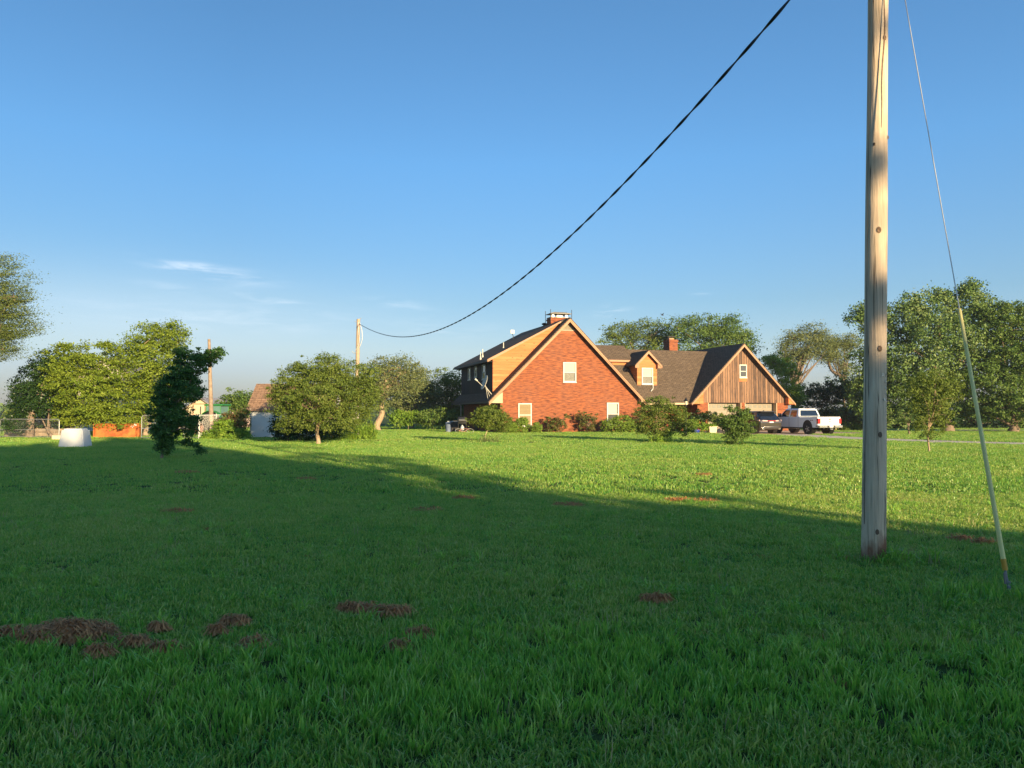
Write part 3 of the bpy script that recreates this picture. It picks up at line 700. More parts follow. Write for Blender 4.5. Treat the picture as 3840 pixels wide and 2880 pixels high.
# round tree with trunk
T_('crabapple_tree', 'broad round-crowned tree with short tan trunk in front of the white shed', 'tree', 1193, 39,
   [(1200, 1395, 110, 55, 0), (1110, 1440, 85, 70, 0), (1290, 1420, 100, 65, 0), (1200, 1480, 150, 85, -.4), (1075, 1520, 60, 65, -.2), (1340, 1500, 75, 85, 0), (1150, 1560, 75, 50, -.3), (1270, 1560, 90, 55, -.3), (1380, 1470, 45, 60, 0), (1075, 1590, 30, 32, 0), (1230, 1345, 50, 18, 0), (1380, 1385, 40, 20, 0), (1040, 1480, 30, 40, 0)],
   62000, leaf=.090, clump=.26, mat='olive', bark=BARKP, trunk=.12, wind=(.25, 0, .05), shell=.6, irr=.16, limbs=14, fork=(0, 0, 1.2))
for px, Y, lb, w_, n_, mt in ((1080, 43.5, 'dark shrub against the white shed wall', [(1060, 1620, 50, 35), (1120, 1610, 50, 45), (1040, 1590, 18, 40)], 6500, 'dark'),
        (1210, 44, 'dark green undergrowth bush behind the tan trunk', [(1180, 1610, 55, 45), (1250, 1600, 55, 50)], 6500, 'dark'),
        (1300, 46, 'brown-tinged bush left of the white-based pole', [(1300, 1590, 45, 40), (1265, 1620, 45, 25)], 5000, 'olive')):
    T_('shrub', lb, 'shrub', px, Y, [(a, b, c, d, 0) for a, b, c, d in w_], n_, leaf=.11, clump=.28, mat=mt, trunk=.04)
T_('grass_clump', 'tall bright weeds around the foot of the white-based pole', 'weeds', 1360, 46, [(1300, 1625, 40, 16, 0), (1350, 1618, 38, 24, 0), (1385, 1625, 26, 18, 0), (1240, 1632, 40, 10, 0)], 4500, leaf=.20, clump=.22, mat='weed', trunk=0, aspect=.18, up=0, wind=(0, 0, 1.2), crown='foliage')
# middle background
T_('elm_tree', 'grey-green spreading elm with visible trunk right of the white-based pole', 'tree', 1412, 70,
   [(1480, 1375, 60, 40, 0), (1420, 1400, 50, 45, 0), (1530, 1400, 60, 45, 0), (1470, 1440, 80, 50, 0), (1430, 1500, 45, 50, 0), (1545, 1460, 45, 45, 0), (1400, 1450, 40, 40, -1)], 15000, leaf=.16, clump=.6, mat='dry', bark=BARKP, trunk=.34, wind=(.5, 0, .1), limbs=12, irr=.4, twigs=4, shell=.4, fork=(.3, 0, 3.2))
for i, (px, Y, lb, lobes, n_, mt) in enumerate((
        (1545, 78, 'dense elm in the middle of the tree line left of the house', [(1560, 1430, 55, 50), (1600, 1460, 55, 50), (1540, 1500, 70, 50), (1600, 1540, 60, 40)], 11000, 'dry'),
        (1680, 80, 'green elm rising just behind the dark left wall of the house', [(1680, 1420, 55, 40), (1710, 1450, 50, 60), (1640, 1460, 50, 50), (1680, 1510, 60, 50), (1740, 1500, 50, 60), (1720, 1560, 60, 40)], 14000, 'olive'),
        (1500, 86, 'hazy bushy tree beyond the gap left of the house', [(1480, 1500, 40, 50), (1520, 1520, 50, 50), (1610, 1500, 60, 55)], 7000, 'dry'))):
    T_('elm_tree', lb, 'tree', px, Y, lobes, n_, leaf=.19, clump=.6, mat=mt, trunk=.2, wind=(.4, 0, .1), irr=.3)
for px, Y, lb, lobes in ((1530, 72, 'lush green bush at the foot of the tree line', [(1510, 1565, 45, 28), (1560, 1570, 45, 28)]),
                         (1620, 71, 'darker green bush between the tree line and the house', [(1610, 1570, 50, 28), (1670, 1565, 50, 32)]),
                         (1735, 76, 'dark bush behind the left corner of the house', [(1720, 1570, 45, 35), (1700, 1590, 40, 20)])):
    T_('shrub', lb, 'shrub', px, Y, [(a, b, c, d, 0) for a, b, c, d in lobes], 5500, leaf=.17, clump=.4, mat='weed' if px < 1600 else 'elm', trunk=0.04)
# front of house
T_('ornamental_tree', 'small umbrella-shaped tree with thin bent white stem left of the gable', 'tree', 1813, 42,
   [(1835, 1555, 55, 30, 0), (1880, 1575, 38, 32, 0), (1795, 1575, 38, 25, 0), (1840, 1582, 46, 28, 0), (1850, 1545, 30, 22, 0), (1810, 1550, 30, 22, 0), (1880, 1600, 30, 22, .4)], 17000, leaf=.075, clump=.19, mat='olive', bark=MAT['cream'], trunk=.026, shell=.5, limbs=9, fork=(.25, 0, .75), up=.3)
for lb, px, Y, lobes, n_, mt in (
        ('low rounded boxwood below the blind window, leftmost of three', 1915, 60.2, [(1915, 1603, 22, 20)], 2600, 'box'),
        ('taller rounded boxwood standing in front of the blind window', 1958, 60.8, [(1955, 1597, 27, 28), (1960, 1580, 20, 15)], 3600, 'box'),
        ('small rounded boxwood just right of the blind window', 2010, 61.6, [(2012, 1605, 20, 20)], 2400, 'box'),
        ('wide yellow-green boxwood mound under the shaded lower right window', 2325, 62.6, [(2290, 1597, 38, 27), (2335, 1590, 42, 32), (2365, 1603, 32, 22)], 7500, 'box')):
    T_('boxwood_bush', lb, 'shrub', px, Y, [(a, b, c, d, 0) for a, b, c, d in lobes], int(n_*1.8), leaf=.085, clump=.12, per=20, mat=mt, trunk=0, shell=.8, irr=.06, group='bushes along the house wall', crown='foliage')
for lb, px, Y, lobes, n_ in (
        ('reddish leafy bush left of the bare brick patch', 2095, 62, [(2070, 1575, 24, 20), (2095, 1590, 30, 30), (2125, 1562, 12, 10), (2075, 1602, 26, 18)], 4500),
        ('reddish leafy bush right of the bare brick patch', 2200, 63, [(2190, 1565, 26, 22), (2220, 1575, 28, 26), (2208, 1600, 34, 20)], 4200),
        ('purple-tinged bush at the right corner of the gable wall', 2400, 64, [(2395, 1575, 30, 35), (2370, 1600, 20, 15)], 3500)):
    T_('barberry_bush', lb, 'shrub', px, Y, [(a, b, c, d, 0) for a, b, c, d in lobes], n_, leaf=.10, clump=.17, mat='barberry', trunk=.03, irr=.2, shell=.5, group='bushes along the house wall', crown='foliage')
T_('ornamental_tree', 'leafy small tree hiding the front entry, trunk in weeds', 'tree', 2451, 42,
   [(2460, 1530, 65, 40, 0), (2430, 1575, 55, 50, 0), (2500, 1560, 60, 55, 0), (2560, 1590, 45, 45, 0), (2470, 1610, 60, 35, 0), (2400, 1600, 25, 22, 0), (2550, 1550, 28, 25, 0), (2470, 1500, 30, 12, 0)], 19000, leaf=.08, clump=.20, mat='olive', bark=BARKP, trunk=.07, wind=(.2, 0, 0), limbs=12, fork=(0, 0, .5))
T_('grass_clump', 'tall pale weeds around the trunk of the small entry tree', 'weeds', 2475, 41.5, [(2460, 1655, 25, 9, 0), (2500, 1655, 25, 8, 0)], 1500, leaf=.16, clump=.15, mat='weed', trunk=0, aspect=.16, up=0, wind=(0, 0, 1.2), crown='foliage')
T_('grass_clump', 'seedy weeds around the thin white stem', 'weeds', 1830, 41.7, [(1815, 1665, 22, 5, 0), (1845, 1660, 22, 6, 0)], 900, leaf=.14, clump=.14, mat='dry', trunk=0, aspect=.16, up=0, wind=(0, 0, 1.2), crown='foliage')
T_('ornamental_tree', 'low bushy young tree in front of the dark car', 'tree', 2765, 38,
   [(2775, 1555, 40, 25, 0), (2745, 1590, 45, 35, 0), (2785, 1600, 42, 40, 0), (2755, 1640, 38, 32, 0), (2735, 1530, 12, 14, 0), (2720, 1575, 22, 22, 0), (2800, 1560, 18, 20, 0)], 11000, leaf=.085, clump=.17, mat='elm', trunk=.05, limbs=9, fork=(0, 0, .4), irr=.25)
for lb, px, Y, lobes, n_, mt in (
        ('dark shrub beside the garage brick pier', 2640, 66, [(2630, 1560, 35, 22), (2665, 1565, 35, 22), (2600, 1580, 35, 30)], 4500, 'dark'),
        ('green flowering shrub behind the cream planter', 2700, 63, [(2695, 1575, 35, 25), (2720, 1590, 25, 25)], 3500, 'olive'),
        ('low green plants around the blue tub', 2620, 61, [(2600, 1590, 22, 18), (2635, 1600, 20, 14), (2585, 1605, 14, 14)], 2500, 'weed')):
    T_('shrub', lb, 'shrub', px, Y, [(a, b, c, d, 0) for a, b, c, d in lobes], n_, leaf=.12, clump=.22, mat=mt, trunk=.0, crown='foliage')
# trees beyond the roof
for lb, px, Y, lobes, n_, mt in (
        ('broad olive elm behind the roof, left of the small chimney', 2380, 96, [(2300, 1260, 45, 35), (2370, 1240, 70, 40), (2450, 1245, 70, 45), (2510, 1270, 60, 45), (2400, 1310, 130, 50)], 15000, 'olive'),
        ('dark green windblown elm behind the garage ridge', 2690, 92, [(2560, 1230, 50, 45), (2640, 1240, 70, 50), (2720, 1240, 60, 50), (2760, 1270, 60, 45), (2660, 1310, 130, 60), (2800, 1290, 40, 45), (2590, 1200, 25, 18), (2660, 1192, 25, 14), (2740, 1195, 25, 14)], 22000, 'elm')):
    T_('elm_tree', lb, 'tree', px, Y, lobes, n_, leaf=.22, clump=.65, mat=mt, trunk=.3, wind=(.5, 0, .15), irr=.3, shell=.5)
T_('elm_tree', 'tall open elm with leaning pale limbs behind the white pickup', 'tree', 2975, 88,
   [(2990, 1270, 50, 40, 0), (3040, 1250, 45, 40, 0), (2965, 1340, 50, 40, 0), (3060, 1300, 60, 35, 0), (3010, 1330, 60, 30, 0), (3100, 1330, 45, 22, 0), (2940, 1300, 30, 40, 0), (3085, 1265, 35, 25, 0)], 15000, leaf=.20, clump=.75, mat='dry', trunk=.32, wind=(.5, 0, .1), irr=.4, shell=.4, limbs=14, twigs=4, aspect=.4, fork=(.3, 0, 4.2),
   stems=[([tuple(P(2975, 1560, 88)), tuple(P(2985, 1420, 88)), tuple(P(3000, 1350, 88)), tuple(P(3040, 1290, 88))], .35, .08), ([tuple(P(2985, 1420, 88)), tuple(P(3030, 1390, 87)), tuple(P(3060, 1360, 87))], .12, .03)])
T_('elm_tree', 'bent bare-limbed elm between the open elm and the big shade tree', 'tree', 3170, 90,
   [(3120, 1300, 40, 35, 0), (3150, 1290, 40, 30, 0), (3180, 1300, 40, 35, 0), (3120, 1345, 50, 25, 0), (3170, 1380, 40, 40, 0), (3190, 1270, 30, 20, 0)], 9000, leaf=.20, clump=.7, mat='dry', trunk=.2, wind=(.5, 0, .1), irr=.4, shell=.4, limbs=10, twigs=5, aspect=.4, fork=(-.2, 0, 5),
   stems=[([tuple(P(3175, 1500, 90)), tuple(P(3160, 1420, 90)), tuple(P(3120, 1390, 90)), tuple(P(3108, 1350, 90)), tuple(P(3130, 1310, 90))], .26, .09)])
T_('hackberry_tree', 'fresh green rounded tree beside the right slope of the garage', 'tree', 2940, 80,
   [(2910, 1370, 45, 38, 0), (2950, 1390, 40, 50, 0), (2890, 1360, 28, 28, 0), (2960, 1460, 45, 50, 0), (2990, 1490, 30, 35, 0)], 11000, leaf=.18, clump=.45, mat='weed', trunk=.2, irr=.25)
for lb, px, Y, lobes, n_, mt in (
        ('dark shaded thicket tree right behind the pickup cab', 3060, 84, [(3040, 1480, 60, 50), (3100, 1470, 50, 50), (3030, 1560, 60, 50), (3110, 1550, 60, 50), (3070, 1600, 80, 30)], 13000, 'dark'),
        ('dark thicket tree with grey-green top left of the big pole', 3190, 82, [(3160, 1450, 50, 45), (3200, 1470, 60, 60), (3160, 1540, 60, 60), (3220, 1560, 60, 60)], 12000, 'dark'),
        ('brown-tinged bush at the edge of the thicket', 3175, 74, [(3160, 1580, 45, 40), (3210, 1590, 40, 30)], 5000, 'barberry'),
        ('dark undergrowth right of the tailgate', 3100, 70, [(3180, 1610, 40, 18), (3130, 1610, 40, 16)], 3000, 'olive')):
    T_('thicket_tree', lb, 'tree', px, Y, [(a, b, c, d, 0) for a, b, c, d in lobes], n_, leaf=.20, clump=.5, mat=mt, trunk=.12, irr=.3, group='thicket between the garage and the shade trees')
# big shade trees right
T_('maple_tree', 'huge silvery-green shade tree behind the pole with thick pale trunk', 'tree', 3555, 66,
   [(3480, 1200, 90, 70, 0), (3600, 1140, 110, 70, 1), (3400, 1200, 75, 65, 0), (3300, 1250, 75, 80, 1), (3530, 1270, 130, 90, -2), (3390, 1330, 110, 90, -1.5), (3650, 1260, 100, 90, 0), (3450, 1400, 130, 80, -2), (3270, 1380, 70, 100, 0), (3340, 1470, 110, 80, 0), (3600, 1380, 100, 80, -1), (3240, 1170, 40, 30, 0), (3620, 1085, 40, 30, 0), (3520, 1110, 35, 30, 0), (3250, 1480, 60, 80, 1), (3560, 1500, 110, 60, -1), (3310, 1550, 80, 45, 1), (3220, 1185, 42, 38, 0), (3430, 1150, 55, 45, 0), (3690, 1160, 55, 50, 0), (3640, 1098, 50, 45, 0), (3330, 1190, 45, 35, 0)],
   74000, leaf=.19, clump=.55, per=60, mat='maple', trunk=.42, limbs=14, irr=.28, shell=.65, wind=(.12, 0, .25), fork=(0, 0, 3.6), aspect=.65)
T_('maple_tree', 'dark green shade tree filling the right edge of the view', 'tree', 3800, 64,
   [(3760, 1230, 90, 70, 0), (3850, 1250, 90, 90, 0), (3720, 1330, 80, 80, 0), (3830, 1370, 110, 90, -1), (3700, 1430, 90, 80, -1), (3800, 1480, 120, 80, -1), (3930, 1400, 110, 130, 0), (3690, 1530, 80, 50, 0), (3850, 1560, 90, 50, 0), (3720, 1180, 50, 40, 0), (3800, 1175, 65, 42, 0), (3890, 1180, 60, 45, 0)],
   52000, leaf=.19, clump=.55, per=60, mat='elm', trunk=.35, limbs=16, irr=.25, shell=.65, aspect=.6)
for lb, px, Y, lobes, n_ in (
        ('dark hedge-like tree under the big shade tree, by its pale trunk', 3450, 78, [(3330, 1560, 80, 60), (3420, 1560, 80, 60), (3500, 1560, 80, 60)], 11000),
        ('dark tree behind the yellow guy guard', 3650, 80, [(3590, 1555, 80, 62), (3680, 1560, 80, 62), (3770, 1560, 80, 62)], 11000),
        ('dark tree low at the right edge beyond the lane', 3880, 79, [(3850, 1560, 90, 62), (3960, 1540, 90, 80)], 8000)):
    T_('thicket_tree', lb, 'tree', px, Y, [(a, b, c, d, 0) for a, b, c, d in lobes], n_, leaf=.24, clump=.5, mat='dark', trunk=.15, irr=.2)
T_('young_tree', 'vase-shaped young tree with slim trunk between the big pole and yellow guard', 'tree', 3481, 31.4,
   [(3500, 1430, 75, 42, 0), (3440, 1460, 55, 50, 0), (3560, 1460, 50, 48, 0), (3490, 1500, 85, 55, 0), (3460, 1570, 60, 50, 0), (3530, 1560, 48, 45, 0), (3480, 1620, 45, 22, 0), (3600, 1430, 18, 16, 0)], 18000, leaf=.070, clump=.15, mat='olive', bark=BARKP, trunk=.045, limbs=7, fork=(0, 0, 1.0), irr=.32, shell=.5, twigs=3, wind=(.1, 0, .25))
T_('young_tree', 'thin sapling in front of the big shade tree, just right of the pole', 'tree', 3408, 58, [(3400, 1560, 28, 40, 0), (3425, 1540, 25, 30, 0)], 2500, leaf=.13, clump=.25, mat='maple', trunk=.08, limbs=5)
# trees behind the photographer whose shade lies across the lawn
def shade_tree(lb, x, y, h, r, n_, top=1.0):
    lb_ = [((x, y, h*.55), (r, r*.8, h*.40)), ((x-r*.4, y, h*.28), (r*.9, r*.7, h*.30)), ((x+r*.35, y+.5, h*.26), (r*.62, r*.7, h*.28)), ((x-.3*r, y, h*.78), (r*.5, r*.5, h*.20))]
    tree('cottonwood_tree', lb, 'tree', (x, y, 0), lb_, n_, leaf=.66, clump=.8, per=8, mat='elm', trunk=.4, group='windbreak behind the road', irr=.10, shell=.5)
SH = [(15.0, -19.5, 14.6, 2.9, 12000), (21.3, -19.3, 7.5, 2.5, 4200), (17.2, -19.2, 11.0, 2.4, 8000), (10.2, -19, 12.4, 5.4, 16000)]
SL = ['tallest dense tree near the right end of the windbreak', 'low dense tree ending the windbreak', 'medium tree between the tallest and the airy one', 'broad tree at the left end of the windbreak']
for (x, y, h, r, n_), lb in zip(SH, SL): shade_tree(lb, x, y, h, r, n_)
tree('cottonwood_tree', 'tall airy tree with sparse leaves at the right end of the windbreak', 'tree', (21.0, -21, 0), [((20.9, -21, 9.6), (1.9, 1.6, 3.6)), ((21.9, -21, 10.6), (1.2, 1.2, 3.0))], 1050, leaf=.34, clump=.5, mat='elm', trunk=.2, limbs=5, group='windbreak behind the road', shell=.4)
# far treeline
n = 26000
X_ = rng.uniform(-330, 330, n); Yy = rng.uniform(335, 375, n); hgt = 3.6 + 1.6*np.sin(X_*.021+1) + 1.3*np.sin(X_*.083) + .8*np.sin(X_*.31)
pts = np.stack([X_, Yy, np.abs(rng.normal(.55, .3, n)).clip(0, 1.1)*hgt], 1)
leafo = leaf_mesh('distant_trees', pts, unit(rng.normal(size=(n, 3)) + np.array([0, -.6, .3])), unit(rng.normal(size=(n, 3))), rng.uniform(.9, 2.2, n), .8, np.clip(rng.normal(.4, .2, n), 0, 1), LM['elm'], None)
tag(leafo, 'bluish tree line along the horizon beyond the fields', 'tree line', kind='stuff')
# ------------------------------------------------------------------ grass
def grass_mat(name, stops, trans):
    gm = N(name)
    at = gm.n('Attribute', attribute_name='lv'); oi = gm.n('ObjectInfo'); geo = gm.n('NewGeometry')
    pn = gm.noise(geo.outputs['Position'], .22, 4); pn2 = gm.noise(geo.outputs['Position'], 1.4, 4)
    f = gm.math('ADD', gm.math('MULTIPLY', at.outputs['Fac'], .38), gm.math('MULTIPLY', oi.outputs['Random'], .14))
    f = gm.math('SUBTRACT', f, .015)
    f = gm.math('ADD', f, gm.math('MULTIPLY', pn, .30)); f = gm.math('ADD', f, gm.math('MULTIPLY', pn2, .24))
    c = gm.ramp(f, stops)
    gm.col(c); gm.rough(.38); gm.p.inputs['Specular IOR Level'].default_value = .5
    tr = gm.n('BsdfTranslucent'); gm.l(gm.mix(1.0, c, (1.2, 1.2, .6), 'MULTIPLY'), tr.inputs['Color'])
    mx = gm.n('MixShader'); mx.inputs[0].default_value = .38
    gm.l(gm.p.outputs[0], mx.inputs[1]); gm.l(tr.outputs[0], mx.inputs[2]); gm.l(mx.outputs[0], gm.t.nodes['Material Output'].inputs['Surface'])
    return gm.m
GRASS = grass_mat('grass_blade', [(.20, (.040, .190, .045)), (.40, (.150, .390, .060)), (.58, (.330, .480, .070)), (.74, (.52, .54, .17)), (.88, (.60, .47, .24))], .38)
GRASS2 = grass_mat('fresh_blade', [(.20, (.050, .190, .035)), (.42, (.21, .46, .062)), (.62, (.40, .60, .10)), (.85, (.66, .72, .28))], .40)
DEAD = simple('dead_grass', (.52, .225, .080), .9, .4, 14)
DRYST = simple('dry_stem', (.42, .36, .17), .8, .3, 8)
def tuft(name, nb, rad, h, wid, lean, mat=GRASS, seed=0, curl=.5):
    g = np.random.default_rng(seed); V, F, lv = [], [], []
    for i in range(nb):
        a = g.uniform(0, 6.28); r = rad*math.sqrt(g.random()); bx_, by_ = r*math.cos(a), r*math.sin(a)
        d = g.uniform(0, 6.28); ln = lean*g.uniform(.2, 1.2); hh = h*g.uniform(.45, 1.1); w_ = wid*g.uniform(.6, 1.2)*.5
        dx, dy = math.cos(d), math.sin(d); fa = g.uniform(0, 6.28); sx, sy = math.cos(fa)*w_, math.sin(fa)*w_
        p1 = (bx_+dx*ln*hh*.35, by_+dy*ln*hh*.35, hh*.55); p2 = (bx_+dx*ln*hh, by_+dy*ln*hh, hh*(1-curl*ln*.5))
        k = len(V)
        V += [(bx_-sx, by_-sy, -.005), (bx_+sx, by_+sy, -.005), (p1[0]+sx*.8, p1[1]+sy*.8, p1[2]), (p1[0]-sx*.8, p1[1]-sy*.8, p1[2]), p2]
        F += [(k, k+1, k+2, k+3), (k+3, k+2, k+4)]; q = g.random(); lv += [q, min(1, q+.12)]
    me = bpy.data.meshes.new(name); me.from_pydata(V, [], F)
    at = me.attributes.new('lv', 'FLOAT', 'FACE'); at.data.foreach_set('value', lv); me.materials.append(mat)
    return bpy.data.objects.new(name, me)
def scatter(name, label, pts, scl, rot, var, sources, cat='grass'):
    me = bpy.data.meshes.new(name); n = len(pts)
    me.vertices.add(n); me.vertices.foreach_set('co', np.asarray(pts, np.float32).ravel())
    a = me.attributes.new('scl', 'FLOAT_VECTOR', 'POINT'); a.data.foreach_set('vector', np.asarray(scl, np.float32).ravel())
    a = me.attributes.new('rot', 'FLOAT_VECTOR', 'POINT'); a.data.foreach_set('vector', np.asarray(rot, np.float32).ravel())
    a = me.attributes.new('kind_i', 'INT', 'POINT'); a.data.foreach_set('value', np.asarray(var, np.int32))
    me.materials.append(GRASS)
    o = bpy.data.objects.new(name, me); COL.objects.link(o); tag(o, label, cat, kind='stuff')
    ng = bpy.data.node_groups.new(name+'_nodes', 'GeometryNodeTree')
    ng.interface.new_socket('Geometry', in_out='INPUT', socket_type='NodeSocketGeometry'); ng.interface.new_socket('Geometry', in_out='OUTPUT', socket_type='NodeSocketGeometry')
    gi = ng.nodes.new('NodeGroupInput'); go = ng.nodes.new('NodeGroupOutput'); jn = ng.nodes.new('GeometryNodeJoinGeometry')
    def na(nm, ty):
        x = ng.nodes.new('GeometryNodeInputNamedAttribute'); x.data_type = ty; x.inputs['Name'].default_value = nm; return x.outputs['Attribute']
    S, Rr, K = na('scl', 'FLOAT_VECTOR'), na('rot', 'FLOAT_VECTOR'), na('kind_i', 'INT')
    e2r = ng.nodes.new('FunctionNodeEulerToRotation'); ng.links.new(Rr, e2r.inputs[0])
    for i, s in enumerate(sources):
        cmpn = ng.nodes.new('FunctionNodeCompare'); cmpn.data_type = 'INT'; cmpn.operation = 'EQUAL'
        ins = [q for q in cmpn.inputs if q.type == 'INT']; ng.links.new(K, ins[0]); ins[1].default_value = i
        ob = ng.nodes.new('GeometryNodeObjectInfo'); ob.inputs['Object'].default_value = s; ob.inputs['As Instance'].default_value = True
        ip = ng.nodes.new('GeometryNodeInstanceOnPoints')
        ng.links.new(gi.outputs[0], ip.inputs['Points']); ng.links.new(cmpn.outputs[0], ip.inputs['Selection']); ng.links.new(ob.outputs['Geometry'], ip.inputs['Instance'])
        ng.links.new(e2r.outputs[0], ip.inputs['Rotation']); ng.links.new(S, ip.inputs['Scale']); ng.links.new(ip.outputs[0], jn.inputs[0])
    ng.links.new(jn.outputs[0], go.inputs[0])
    md = o.modifiers.new('scatter', 'NODES'); md.node_group = ng; return o
dc = np.array([tuple(p) for p in drive_c])
def ok_mask(p):
    d2 = np.full(len(p), 1e9)
    for i in range(len(dc)-1):
        a, b = dc[i], dc[i+1]; ab = b-a; t = np.clip(((p-a)@ab)/(ab@ab), 0, 1); q = a + t[:, None]*ab; d2 = np.minimum(d2, ((p-q)**2).sum(1))
    m = d2 > 1.55**2
    # house coordinates
    dx, dy = p[:, 0]-HO.x, p[:, 1]-HO.y; u = dx*math.cos(HA)+dy*math.sin(HA); v = -dx*math.sin(HA)+dy*math.cos(HA)
    m &= ~((u > -.1) & (u < 12.6) & (v > -.02) & (v < 12.6)); m &= ~((u > 12) & (u < 27) & (v > 1) & (v < 9.5)); m &= ~((u > 15.0) & (u < 27.4) & (v > -11.2) & (v < 1)) 
    m &= ~((np.abs(p[:, 1]-70) < 2.0) & (p[:, 0] > 24))
    m &= (p[:, 0]-3.92)**2 + (p[:, 1]-8.38)**2 > .13**2
    return m
def frustum(n, y0, y1, marg=1.16):
    y = np.sqrt(rng.uniform(y0*y0, y1*y1, n)); x = rng.uniform(-1, 1, n)*y*.6655*marg + rng.uniform(-.6, .6, n); p = np.stack([x, y], 1); return p[ok_mask(p)]
def lump(p, s=1.0):   # smooth patchiness 0..1
    x, y = p[:, 0]*s, p[:, 1]*s
    return .5+.25*np.sin(x*1.3+np.sin(y*.9)*2)*np.sin(y*1.7+x*.4)+.25*np.sin(x*3.1+y*2.3+1.7*np.sin(y*2.1))
src = [tuft('lawn_tuft', 20, .055, .060, .0085, .9, seed=1), tuft('lawn_tuft_b', 18, .05, .055, .0075, 1.2, seed=2), tuft('lawn_tuft_c', 20, .065, .050, .0095, .7, seed=3),
       tuft('long_tuft', 13, .06, .135, .0125, .38, GRASS2, 4, .2), tuft('long_tuft_b', 10, .05, .16, .0135, .5, GRASS2, 5, .35), tuft('crab_tuft', 26, .05, .18, .0105, 1.25, GRASS2, 6, .9),
       tuft('far_tuft', 34, .16, .070, .013, .8, seed=7), tuft('far_tuft_b', 36, .18, .060, .014, 1.0, seed=8), tuft('seed_stem', 5, .08, .20, .007, .35, DRYST, 9),
       tuft('mid_tuft', 34, .10, .062, .0085, .9, seed=10), tuft('brown_tuft', 16, .06, .045, .006, 1.3, DEAD, 11)]
PT, SC, KI = [], [], []
def put(p, kinds, smin, smax, zs=None):
    n = len(p); PT.append(np.c_[p, np.zeros(n)]); s = rng.uniform(smin, smax, n); z = s if zs is None else s*zs
    SC.append(np.stack([s, s, z], 1)); KI.append(rng.choice(kinds, n))
# short lawn, near to far
p = frustum(16000, 3.0, 7.5)
band = 1/(1+np.exp(-(p[:, 1]-4.02-.10*np.sin(p[:, 0]*2.1)-.08*np.sin(p[:, 0]*5))*9)) * 1/(1+np.exp((p[:, 1]-5.25-.22*np.sin(p[:, 0]*1.3+1))*5))
lng = rng.random(len(p)) < band*(.35+.55*lump(p, 1.9))
q_ = p[~lng]; inb = band[~lng] > .5; q_ = q_[~inb | (rng.random(len(q_)) < .45)]; put(q_, [0, 1, 2], .7, 1.25, .75+.6*lump(q_, 1.2))
pl = p[lng]; put(pl, [3, 3, 4], .6, 1.05, .60+.45*lump(pl, 1.5))
p = frustum(26000, 7.3, 15); put(p, [9, 9, 0, 2], .8, 1.3, .7+.6*lump(p, .9))
p = frustum(38000, 14.5, 40); put(p, [6, 7, 9], .8, 1.35, .65+.7*lump(p, .45))
p = frustum(52000, 39, 92); put(p, [6, 7], 1.0, 1.7, .6+.6*lump(p, .25))
# coarse crab-grass clumps
p = frustum(1500, 4.6, 14); p = p[lump(p, .8) > .48]; put(p, [5], .4, .95)
p = frustum(900, 14, 34); p = p[lump(p, .35) > .6]; put(p, [5], .6, 1.0, .8)
p = np.stack([rng.normal(4.42, .45, 60), rng.normal(6.62, .22, 60)], 1); put(p, [5, 4, 3], .8, 1.25)       # weeds at the anchor
p = np.stack([rng.normal(4.05, .22, 30), rng.normal(8.25, .15, 30)], 1); p = p[ok_mask(p)]; put(p, [5, 4], .5, .9)
# dry seed stems on the sunny part
for cx_, cy_, sx_, sy_, n_ in ((18, 24, 4, .8, 90), (15, 19, 3.2, .5, 70), (10.5, 15, 3, .7, 60), (20, 29.5, 6, .5, 110), (8, 22, 2.5, .6, 40), (13, 33, 6, .5, 60)):
    p = np.stack([rng.normal(cx_, sx_, n_), rng.normal(cy_, sy_, n_)], 1); p = p[ok_mask(p)]; put(p, [8], .35, .85)
p = frustum(420, 3.3, 12); put(p, [8], .35, .9)
p = np.stack([rng.normal(4.25, .16, 26), rng.normal(8.22, .10, 26)], 1); p = p[ok_mask(p)]; put(p, [8, 5], .7, 1.5)
p = frustum(420, 4.0, 16); p = p[lump(p, 1.7) > .55]; put(p, [10], .6, 1.8, .8)
PT = np.concatenate(PT); SC = np.concatenate(SC); KI = np.concatenate(KI)
n = len(PT); RT = np.stack([rng.normal(0, .10, n), rng.normal(0, .10, n), rng.uniform(0, 6.283, n)], 1)
scatter('lawn_grass', 'mown lawn grass, longer in a strip along the near edge', PT, SC, RT, KI, src)
